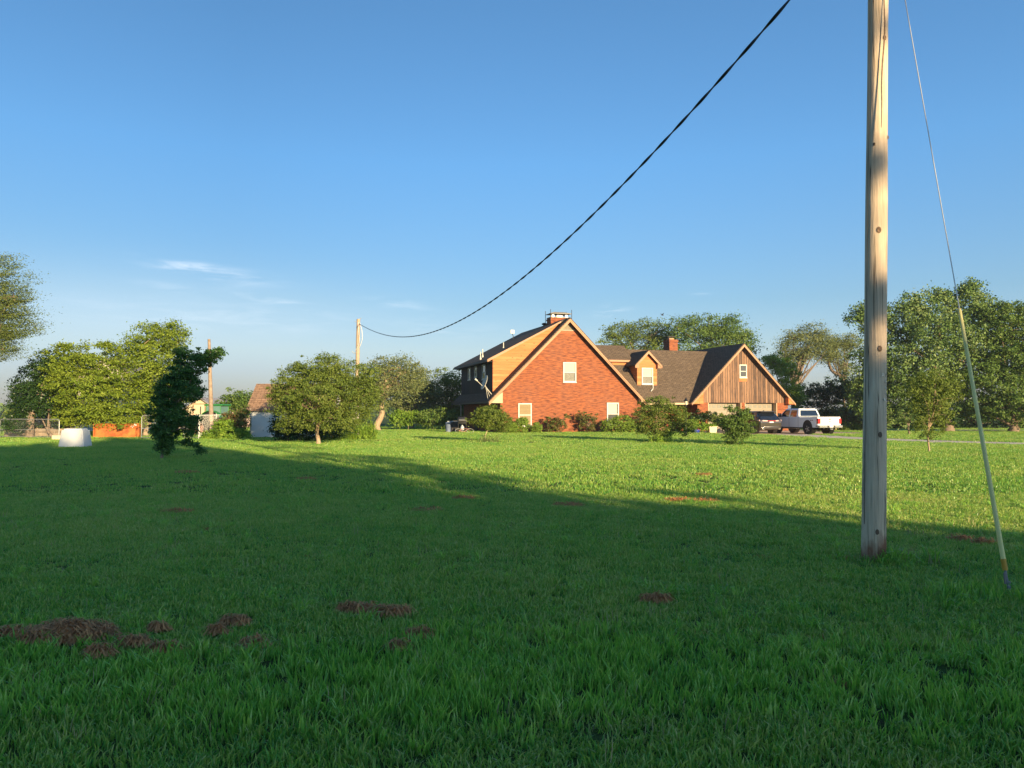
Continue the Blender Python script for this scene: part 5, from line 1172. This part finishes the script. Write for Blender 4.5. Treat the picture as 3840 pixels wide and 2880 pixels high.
# box antenna on the roof slope
q = hp(1925, 1266, 6.0); an = empty('antenna', HW(q[0], 6.0, q[1]-.02), HA, 'white box antenna on a bent stalk on the dormer roof', 'antenna')
MB().tube([(0, 0, -.1), (-.02, 0, .2), (-.1, 0, .32), (-.1, 0, .42)], .03, 6).build('stalk', MAT['dark'], an); MB().bx(-.25, .08, -.04, .04, .38, .70).build('panel', simple('panel_white', (.72, .66, .52), .5, .03), an)
# lamp post
lp_ = P(2573, 1600, 52); lo = empty('lamp_post', (lp_.x, 52, 0), 0, 'black garden lamp post with peaked lantern behind the entry tree', 'lamp post')
ztp = P(2573, 1491, 52).z
MB().lathe([(.07, 0), (.05, .1), (.035, .2), (.03, ztp-.62), (.06, ztp-.58), (.02, ztp-.50)], (0, 0, 0), 10).build('post', MAT['black'], lo)
MB().lathe([(.07, ztp-.48), (.11, ztp-.24)], (0, 0, 0), 6).build('lantern_glass', simple('lantern', (.72, .66, .48), .3, .05), lo)
MB().lathe([(.15, ztp-.24), (.10, ztp-.14), (.04, ztp-.05), (.01, ztp+.02)], (0, 0, 0), 6).build('lantern_cap', MAT['black'], lo)
# planter, tub
c_ = P(2668, 1600, 61.5); o = empty('planter', (c_.x, 61.5, 0), HA, 'cream tapered planter with green plants near the garage', 'planter')
m = MB()
for k in range(10):
    a = -.36+k*.072; m.slab([(a*.82, -.24, 0), ((a+.064)*.82, -.24, 0), (a+.064, -.30, .46), (a, -.30, .46)], (0, .03, 0))
m.loft([rrect(.29, .23, 0, .02), rrect(.355, .29, .45, .02)], True); m.bx(-.40, .40, -.33, .33, .46, .51); m.build('box', simple('planter_cream', (.68, .57, .40), .7, .06), o)
nl = 350; leaf_mesh('plant', np.c_[rng.normal(0, .2, nl), rng.normal(0, .15, nl), .5+np.abs(rng.normal(0, .12, nl))], unit(rng.normal(size=(nl, 3))+np.array([0, -.3, .5])), unit(rng.normal(size=(nl, 3))), rng.uniform(.08, .16, nl), .6, rng.uniform(.2, .9, nl), LM['weed'], o)
c_ = P(2608, 1600, 61); m = MB().lathe([(.26, 0), (.33, .20), (.36, .26), (.33, .27), (.28, .12), (.02, .10)], (0, 0, 0), 20)
tag(m.build('tub', simple('tub_blue', (.03, .05, .30), .35), None, (c_.x, 61, 0)), 'dark blue round tub on the lawn edge near the entry', 'tub')
# bird
c_ = P(2484, 1182, 60); o = empty('bird', c_, R(30), 'small dark bird flying over the roof', 'bird')
m = MB().loft([[(x, r_*math.cos(t_), r_*math.sin(t_)+h_) for t_ in np.linspace(0, 6.283, 9)[:-1]] for x, r_, h_ in ((-.14, .004, 0), (-.08, .02, 0), (0, .035, 0), (.07, .03, .005), (.11, .022, .015), (.145, .004, .01))])
m.slab([(.04, 0, .01), (-.05, 0, .01), (-.07, .10, .10), (-.03, .22, .16), (.03, .10, .10)], (0, 0, .006)); m.slab([(.04, 0, .01), (-.05, 0, .01), (-.07, -.10, .10), (-.03, -.22, .16), (.03, -.10, .10)], (0, 0, .006)); m.slab([(-.12, .01, 0), (-.12, -.01, 0), (-.21, -.04, 0), (-.21, .04, 0)], (0, 0, .005))
m.build('body', MAT['dark'], o)
# ------------------------------------------------------------------ vehicles: local x right, y forward, z up, origin under the rear bumper
def car_paint(name, c, metal=0, rough=.35):
    m = N(name); m.col(c); m.rough(rough); m.p.inputs['Metallic'].default_value = metal; m.p.inputs['Coat Weight'].default_value = .7; m.p.inputs['Coat Roughness'].default_value = .06; return m.m
red = car_paint('tail_light', (.45, .012, .012), 0, .25); chrome = simple('chrome', (.62, .60, .57), .22, .05, 1, .9); plate = simple('plate', (.72, .72, .70), .5, .04)
cglass = glass_mat('car_glass', (.010, .014, .022), .04); alloy = simple('alloy_rim', (.50, .50, .50), .35, .1, 3, .7)
def wheel(parent, x, y, R_, w_, side, rimr=.62, spokes=5):
    wo = MB().lathe([(R_*rimr, -w_/2), (R_*.93, -w_/2), (R_, -w_*.36), (R_, w_*.36), (R_*.93, w_/2), (R_*rimr, w_/2)], (0, 0, 0), 28, 'x').build('wheel', MAT['rubber'], parent, (x, y, R_))
    s = side; m = MB()
    m.lathe([(R_*rimr, -w_*.40), (R_*rimr, w_*.40)], (0, 0, 0), 24, 'x')
    rim = m.build('rim_barrel', MAT['dark'], wo)
    m = MB(); xf = s*w_*.44
    m.lathe([(R_*rimr*1.0, xf-.01), (R_*rimr*1.02, xf+.01), (R_*rimr*.9, xf+.01), (R_*rimr*.9, xf-.01)], (0, 0, 0), 24, 'x')
    for k in range(spokes):
        a = 2*math.pi*k/spokes; c_, s_ = math.cos(a), math.sin(a); r1 = R_*rimr*.93; q = R_*.07; q2 = R_*.11
        pts = [(xf, c_*0-s_*q*.6, s_*0+c_*q*.6), (xf, c_*r1-s_*q2, s_*r1+c_*q2), (xf, c_*r1+s_*q2, s_*r1-c_*q2), (xf, s_*q*.6, -c_*q*.6)]
        m.slab(pts, (s*.02, 0, 0))
    m.lathe([(R_*.13, xf), (R_*.12, xf+s*.03), (.01, xf+s*.035)], (0, 0, 0), 12, 'x'); m.build('rim', alloy, wo); return wo
def side_shape(profile, arches, n=9):
    """profile (y,z) lower edge is inserted with wheel arches: list of (yc, r)"""
    return profile
def arch(yc, r, zb, n=10):
    a0 = math.asin(min(1, max(-1, zb/r)))if False else 0
    return [(yc + r*math.cos(t_), zb + r*math.sin(t_)) for t_ in np.linspace(math.pi, 0, n)]
# ---- pickup
tk = empty('pickup_truck', (0, 0, 0), 0, 'white crew cab pickup truck parked facing the garage', 'pickup truck')
wp = car_paint('white_car_paint', (.82, .84, .86))
def lower(profile_top, zb, arches, y0, y1):
    pts = [(y0, zb)]
    for yc, r in arches:
        pts += arch(yc, r, zb)
    pts += [(y1, zb)]
    return pts + profile_top
W2 = 1.0
ar = [(1.22, .56), (5.12, .54)]
top = [(6.18, .62), (6.20, .98), (6.08, 1.12), (4.78, 1.24), (4.60, 1.26), (2.20, 1.26), (2.20, 1.27), (.06, 1.30), (.04, .80)]
prof = lower(top, .52, ar, .04, 6.12)
def body_loft(prof, W2, mb, zmid=.95):
    # three rings across: edges tuck in at top and bottom
    xs_ = [-W2, -W2+.035, W2-.035, W2]
    rings = []
    for x in xs_:
        edge = abs(x) >= W2-.001
        rings.append([(x, y + (0 if not edge else (.03 if y < 3 else -.03)*(1 if (y < .3 or y > 5.8) else 0)), z) for y, z in prof])
    mb.loft(rings, False, smooth=False)
    mb.add(rings[0], [tuple(range(len(prof)))]); mb.add(rings[-1], [tuple(range(len(prof)-1, -1, -1))]); return mb
m = MB(); body_loft(prof, W2, m)
bd = m.build('body', wp, tk, bevel=.02)
# flat black sheet on the closed bed, standing in for its dark inside
MB().bx(-.86, .86, .14, 2.05, 1.303, 1.315).build('bed_dark_sheet', MAT['black'], tk)
MB().bx(-.98, -.86, .10, 2.15, 1.30, 1.345).bx(.86, .98, .10, 2.15, 1.30, 1.345).bx(-.86, .86, .05, .12, 1.30, 1.335).build('bed_rail', MAT['dark'], tk)
# cab
zb_, zr_ = 1.24, 1.93
def ring(hx, y0, y1, z): return [(-hx, y0, z), (hx, y0, z), (hx, y1, z), (-hx, y1, z)]
m = MB(); m.loft([ring(.97, 2.22, 4.78, zb_), ring(.93, 2.27, 4.45, 1.45), ring(.80, 2.42, 3.98, 1.86), ring(.74, 2.52, 3.86, zr_)], True, smooth=False)
cabm = m.build('cab', wp, tk, bevel=.03)
def quad_glass(parent, name, pts, off, mat=None, th=.012):
    m = MB(); m.slab(pts, off); return m.build(name, mat or cglass, parent)
def lerp(a, b, t): return a+(b-a)*t
def sidex(z): return lerp(.93, .80, (z-1.45)/.41) if z > 1.45 else lerp(.97, .93, (z-1.24)/.21)
for s in (-1, 1):
    zl, zh = 1.30, 1.80
    for y0, y1, y0t, y1t in ((2.50, 3.28, 2.56, 3.24), (3.42, 4.42, 3.40, 4.0)):
        q = MB(); xl, xh = sidex(zl)+.006, sidex(zh)+.006; xm = sidex(1.45)+.006; ym0, ym1 = lerp(y0, y0t, .3), lerp(y1, y1t, .3)
        q.add([(s*xl, y0, zl), (s*xl, y1, zl), (s*xm, ym1, 1.45), (s*xm, ym0, 1.45)], [(0, 1, 2, 3)]); q.add([(s*xm, ym0, 1.45), (s*xm, ym1, 1.45), (s*xh, y1t, zh), (s*xh, y0t, zh)], [(0, 1, 2, 3)])
        q.build('side_window', cglass, tk)
    MB().box((s*1.17, 4.28, 1.42), (.24, .12, .30)).box((s*1.02, 4.30, 1.34), (.12, .05, .05)).build('mirror', MAT['black'], tk, bevel=.02)
    MB().bx(s*.99, s*1.06, 1.9, 4.5, .40, .46).build('running_board', chrome, tk)
    for y in (2.62, 3.55): MB().bx(s*1.0, s*1.03, y, y+.2, 1.08, 1.12).build('door_handle', wp, tk)
    MB().bx(s*(W2-.001), s*(W2+.004), 3.335, 3.352, .55, 1.25).bx(s*(W2-.001), s*(W2+.004), 2.26, 2.277, .55, 1.25).bx(s*(W2-.001), s*(W2+.004), 4.44, 4.457, .55, 1.2).build('door_seam', MAT['dark'], tk)
    MB().bx(s*.82, s*1.012, -.012, .20, .80, 1.18).build('tail_light', red, tk, bevel=.02)
    wheel(tk, s*.86, 1.22, .41, .27, s); wheel(tk, s*.86, 5.12, .41, .27, s)
    # arch liners
    for yc, r in ar:
        m = MB(); m.lathe([(r*.99, -.18), (r*.99, .18)], (s*.80, yc, .52), 24, 'x'); m.build('wheel_arch', MAT['black'], tk)
q = MB(); zl, zh = 1.36, 1.80
q.add([(-.80, 2.242, zl), (.80, 2.242, zl), (.80, 2.262, 1.45), (-.80, 2.262, 1.45)], [(0, 1, 2, 3)]); q.add([(-.80, 2.262, 1.45), (.80, 2.262, 1.45), (.70, 2.392, zh), (-.70, 2.392, zh)], [(0, 1, 2, 3)]); q.build('rear_window', cglass, tk)
q = MB(); q.add([(-.86, 4.64, 1.33), (.86, 4.64, 1.33), (.72, 4.08, 1.80), (-.72, 4.08, 1.80)], [(0, 1, 2, 3)]); q.build('windscreen', cglass, tk)
MB().bx(-.16, .16, 2.40, 2.46, 1.86, 1.895).build('brake_light', simple('amber', (.6, .16, .04), .4), tk)
MB().bx(-.80, .80, -.005, .04, .74, 1.27).build('tailgate', wp, tk, bevel=.015)
MB().bx(-.10, .10, -.03, -.006, 1.10, 1.18).build('tailgate_handle', MAT['dark'], tk)
m = MB().prism_y([(-.10, .975), (-.035, .975), (-.035, 1.0), (.035, 1.0), (.035, .975), (.10, .975), (.09, .94), (.035, .94), (.035, .915), (-.035, .915), (-.035, .94), (-.10, .94)], -.018, -.006); m.build('emblem', simple('gold', (.55, .42, .18), .3, .05, 1, .6), tk)
m = MB().bx(-1.0, 1.0, -.16, .02, .50, .70); m.bx(-1.0, -.93, .02, .3, .52, .70).bx(.93, 1.0, .02, .3, .52, .70); m.build('rear_bumper', chrome, tk, bevel=.03)
MB().bx(-.34, .34, -.165, -.158, .52, .68).build('bumper_step', MAT['dark'], tk); MB().bx(-.16, .16, -.175, -.166, .54, .68).build('number_plate', plate, tk)
MB().bx(-.10, .10, -.20, .1, .38, .48).tube([(0, -.2, .44), (0, -.26, .50)], .03, 8).build('tow_hitch', chrome, tk)
MB().tube([(.45, -.10, .42), (.45, .9, .42)], .045, 10).build('exhaust_pipe', simple('exh', (.50, .36, .22), .5), tk)
MB().tube([(-.86, 1.22, .41), (.86, 1.22, .41)], .07, 8).lathe([(.02, -.16), (.18, -.08), (.18, .08), (.02, .16)], (0, 1.22, .41), 12, 'y').tube([(-.86, 5.12, .41), (.86, 5.12, .41)], .06, 8).bx(-.5, -.38, .1, 6.0, .42, .58).bx(.38, .5, .1, 6.0, .42, .58).build('chassis', MAT['black'], tk)
m = MB(); m.prism_x([(1.02, 1.02), (1.12, 1.10), (1.08, 1.02)], -1.006, -1.001); m.prism_x([(.62, 1.08), (.74, 1.08), (.66, 1.02), (.54, 1.02)], -1.006, -1.001).prism_x([(.80, 1.08), (.95, 1.08), (.87, 1.02), (.72, 1.02)], -1.006, -1.001); m.build('side_decal', MAT['dark'], tk)
MB().bx(-.9, .9, 6.19, 6.23, .74, 1.0).build('grille', MAT['dark'], tk)
# left rear wheel touches the ground at picture point
Hd = HA
def place(o, wx, wy, px, py):
    g = G(px, py); o.rotation_euler = (0, 0, Hd)
    o.location = (g.x - (wx*math.cos(Hd) - wy*math.sin(Hd)), g.y - (wx*math.sin(Hd) + wy*math.cos(Hd)), 0)
place(tk, -.95, 1.22, 3030, 1629)
# ---- dark crossover
sv = empty('crossover_car', (0, 0, 0), 0, 'dark grey crossover car parked left of the white pickup', 'car')
dp = car_paint('dark_metal_paint', (.085, .075, .065), .6, .28)
HW_ = .965; ar = [(.98, .40), (3.83, .40)]
prof = lower([(4.70, .45), (4.76, .70), (4.55, .92), (3.7, 1.05), (.30, 1.10), (.05, 1.06), (0.0, .85), (.02, .55), (.10, .36)], .33, ar, .2, 4.62)
m = MB(); rings = []
for x in (-HW_, -HW_+.07, HW_-.07, HW_):
    e = abs(x) > HW_-.01
    rings.append([(x, y + (.10 if e and y < .4 else 0) - (.16 if e and y > 4.4 else 0), z - (.03 if e and z > 1.0 else 0)) for y, z in prof])
m.loft(rings, False, smooth=False); m.add(rings[0], [tuple(range(len(prof)))]); m.add(rings[-1], [tuple(range(len(prof)-1, -1, -1))])
m.build('body', dp, sv, bevel=.03, seg=3)
def rg(hx, y0, y1, z, c=.12): return [(-hx+c, y0, z), (hx-c, y0, z), (hx, y0+c, z), (hx, y1-c, z), (hx-c, y1, z), (-hx+c, y1, z), (-hx, y1-c, z), (-hx, y0+c, z)]
gh = [rg(.93, .12, 3.75, 1.06), rg(.86, .28, 3.25, 1.32), rg(.72, .62, 2.72, 1.66)]
m = MB(); m.loft(gh, True, smooth=False); m.build('greenhouse', cglass, sv)
m = MB(); m.loft([rg(.745, .42, 2.78, 1.65), rg(.72, .46, 2.6, 1.70), rg(.60, .7, 2.3, 1.735)], True, smooth=True); m.build('roof_panel', dp, sv)
for s in (-1, 1):
    m = MB()
    for (ya, yb, w_) in ((.62, .44, .20), (1.55, 1.52, .09), (2.45, 2.45, .09)):   # pillars
        m.slab([(s*.935, ya-.12, 1.07), (s*.935, ya+w_-.12, 1.07), (s*.725, yb+w_+.25, 1.66), (s*.725, yb+.25, 1.66)], (s*.012, 0, .005))
    m.build('pillar', dp, sv)
    MB().tube([(s*.935, .72, 1.10), (s*.94, 3.6, 1.10)], .012, 5).tube([(s*.94, .72, 1.10), (s*.76, 1.0, 1.60), (s*.75, 2.4, 1.66)], .012, 5).build('chrome_strip', chrome, sv)
    m = MB(); m.slab([(s*.97, .10, .98), (s*.35, -.03, .96), (s*.35, -.03, 1.03), (s*.97, .16, 1.08)], (0, -.02, 0)); m.slab([(s*.955, .10, .98), (s*.975, .42, 1.02), (s*.975, .40, 1.07), (s*.955, .12, 1.08)], (s*.02, 0, 0)); m.build('tail_light', simple('tail_clear', (.62, .42, .38), .25, .1), sv)
    MB().bx(s*.62, s*.80, -.02, .06, .36, .42).build('exhaust_tip', chrome, sv)
    MB().box((s*1.05, 3.1, 1.14), (.20, .10, .14)).build('mirror', dp, sv, bevel=.03)
    wheel(sv, s*.83, .98, .365, .24, s, .68, 10); wheel(sv, s*.83, 3.83, .365, .24, s, .68, 10)
    for yc, r in ar: MB().lathe([(r*.99, -.16), (r*.99, .16)], (s*.78, yc, .33), 20, 'x').build('wheel_arch', MAT['black'], sv)
MB().slab([(-.35, -.03, .975), (.35, -.03, .975), (.35, -.03, 1.02), (-.35, -.03, 1.02)], (0, -.015, 0)).build('light_bar', red, sv)
MB().bx(-.22, .22, -.035, -.012, .84, .95).build('plate_recess', chrome, sv, bevel=.02); MB().bx(-.15, .15, -.045, -.036, .85, .94).build('number_plate', plate, sv)
MB().bx(-.70, .70, -.03, .1, .40, .52).build('lower_bumper', MAT['dark'], sv, bevel=.03); MB().tube([(-.82, 0, .46), (-.6, -.04, .55), (.6, -.04, .55), (.82, 0, .46)], .014, 6).build('bumper_trim', chrome, sv)
MB().slab([(-.66, .30, 1.66), (.66, .30, 1.66), (.66, .60, 1.70), (-.66, .60, 1.70)], (0, 0, .03)).build('spoiler', MAT['black'], sv)
MB().slab([(0, .9, 1.74), (0, 1.1, 1.74), (0, .9, 1.80)], (.03, 0, 0)).build('aerial', MAT['black'], sv); MB().tube([(-.3, .16, 1.14), (.05, .21, 1.22)], .012, 5).build('rear_wiper', MAT['black'], sv)
MB().bx(-.55, .55, .6, 4.3, .25, .36).build('underbody', MAT['black'], sv)
place(sv, -.90, .98, 2825, 1627)
# ---- tractor (local x = forward = left in the view)
tg = simple('tractor_green', (.030, .19, .045), .4, .1, 2); ty = simple('tractor_yellow', (.78, .42, .02), .45, .08, 2)
c_ = P(805, 1600, 60); tr_ = empty('tractor', (c_.x, 60.5, 0), R(172), 'green farm tractor with yellow wheels behind the wire fence', 'tractor')
def twheel(x, y, R_, w_, nm='wheel'):
    o = MB().lathe([(R_*.55, -w_/2), (R_*.9, -w_/2), (R_, -w_*.35), (R_, w_*.35), (R_*.9, w_/2), (R_*.55, w_/2)], (0, 0, 0), 26, 'y').build(nm, MAT['rubber'], tr_, (x, y, R_))
    l_ = MB()
    for k in range(18):
        a = 6.283*k/18; l_.box((R_*1.0*math.cos(a), 0, R_*1.0*math.sin(a)), (.05, w_*.9, .06), 0, 0, -a)
    l_.build('tread_lug', MAT['rubber'], o)
    MB().lathe([(R_*.56, -w_*.4), (R_*.56, w_*.4)], (0, 0, 0), 24, 'y').lathe([(R_*.55, -w_*.2), (.05, -w_*.1), (.05, w_*.1), (R_*.55, w_*.2)], (0, 0, 0), 24, 'y').build('rim', ty, o)
for y in (-.95, .95): twheel(0, y, .82, .48)
for y in (-.85, .85): twheel(1.95, y, .50, .30)
m = MB().loft([[(x, -hw, z0), (x, hw, z0), (x, hw, z1-.12), (x, hw-.12, z1), (x, -hw+.12, z1), (x, -hw, z1-.12)] for x, hw, z0, z1 in ((.62, .38, .75, 1.52), (1.6, .36, .72, 1.44), (2.35, .32, .70, 1.28), (2.5, .26, .78, 1.15))], True, smooth=False); m.build('hood', tg, tr_)
MB().bx(.9, 2.1, .375, .392, 1.22, 1.27).bx(.9, 2.1, -.392, -.375, 1.22, 1.27).build('hood_stripe', simple('stripe', (.72, .66, .10), .4), tr_)
MB().bx(-.6, 2.3, -.25, .25, .5, .76).build('frame', MAT['black'], tr_)
m = MB()
for x, y in ((-.62, -.62), (-.62, .62), (.62, -.62), (.62, .62)): m.tube([(x, y, .95), (x*.95, y*.95, 2.15)], .04, 6)
m.bx(-.66, .66, -.66, .66, .9, 1.1); m.build('cab_frame', tg, tr_); MB().bx(-.60, .60, -.60, .60, 1.12, 2.12).build('cab_glass', glass_mat('tractor_glass', (.14, .26, .24), .1), tr_)
MB().bx(-.78, .74, -.72, .72, 2.14, 2.28).build('cab_roof', tg, tr_, bevel=.05)
for s in (-1, 1):
    m = MB(); m.loft([[(.92*math.cos(t_), s*.72, .82+.92*math.sin(t_)), (.92*math.cos(t_), s*1.15, .82+.92*math.sin(t_)), (.97*math.cos(t_), s*1.15, .82+.97*math.sin(t_)), (.97*math.cos(t_), s*.72, .82+.97*math.sin(t_))] for t_ in np.linspace(.2, 2.7, 12)], True, smooth=False); m.build('fender', tg, tr_)
MB().tube([(1.3, .2, 1.4), (1.3, .2, 2.1)], .04, 8).build('exhaust_stack', MAT['black'], tr_)
# rusty drum implement ahead of the tractor
c_ = P(738, 1617, 57.5); m = MB().lathe([(.02, -.5), (.45, -.5), (.45, .5), (.02, .5)], (0, 0, .45), 20, 'y').box((.5, 0, .2), (.5, .08, .08))
tag(m.build('rusty_drum', simple('rust', (.24, .085, .05), .9, .35, 5), None, (c_.x, 57.5, 0)), 'rusty red drum in front of the tractor', 'drum')
# ------------------------------------------------------------------ air
hm = bpy.data.materials.new('haze'); hm.use_nodes = True; t_ = hm.node_tree; t_.nodes.clear()
pv = t_.nodes.new('ShaderNodeVolumePrincipled'); mo = t_.nodes.new('ShaderNodeOutputMaterial')
pv.inputs['Color'].default_value = (.86, .92, 1.0, 1); pv.inputs['Density'].default_value = .00035; pv.inputs['Anisotropy'].default_value = .2
t_.links.new(pv.outputs[0], mo.inputs['Volume'])
hb_ = MB().bx(-1450, 1450, -650, 1950, -1, 19).build('haze', hm)
tag(hb_, 'thin pale morning haze over the fields', 'haze', kind='stuff')
sc.cycles.volume_step_rate = 1; sc.cycles.volume_bounces = 0; sc.cycles.max_bounces = 8; sc.cycles.transparent_max_bounces = 12
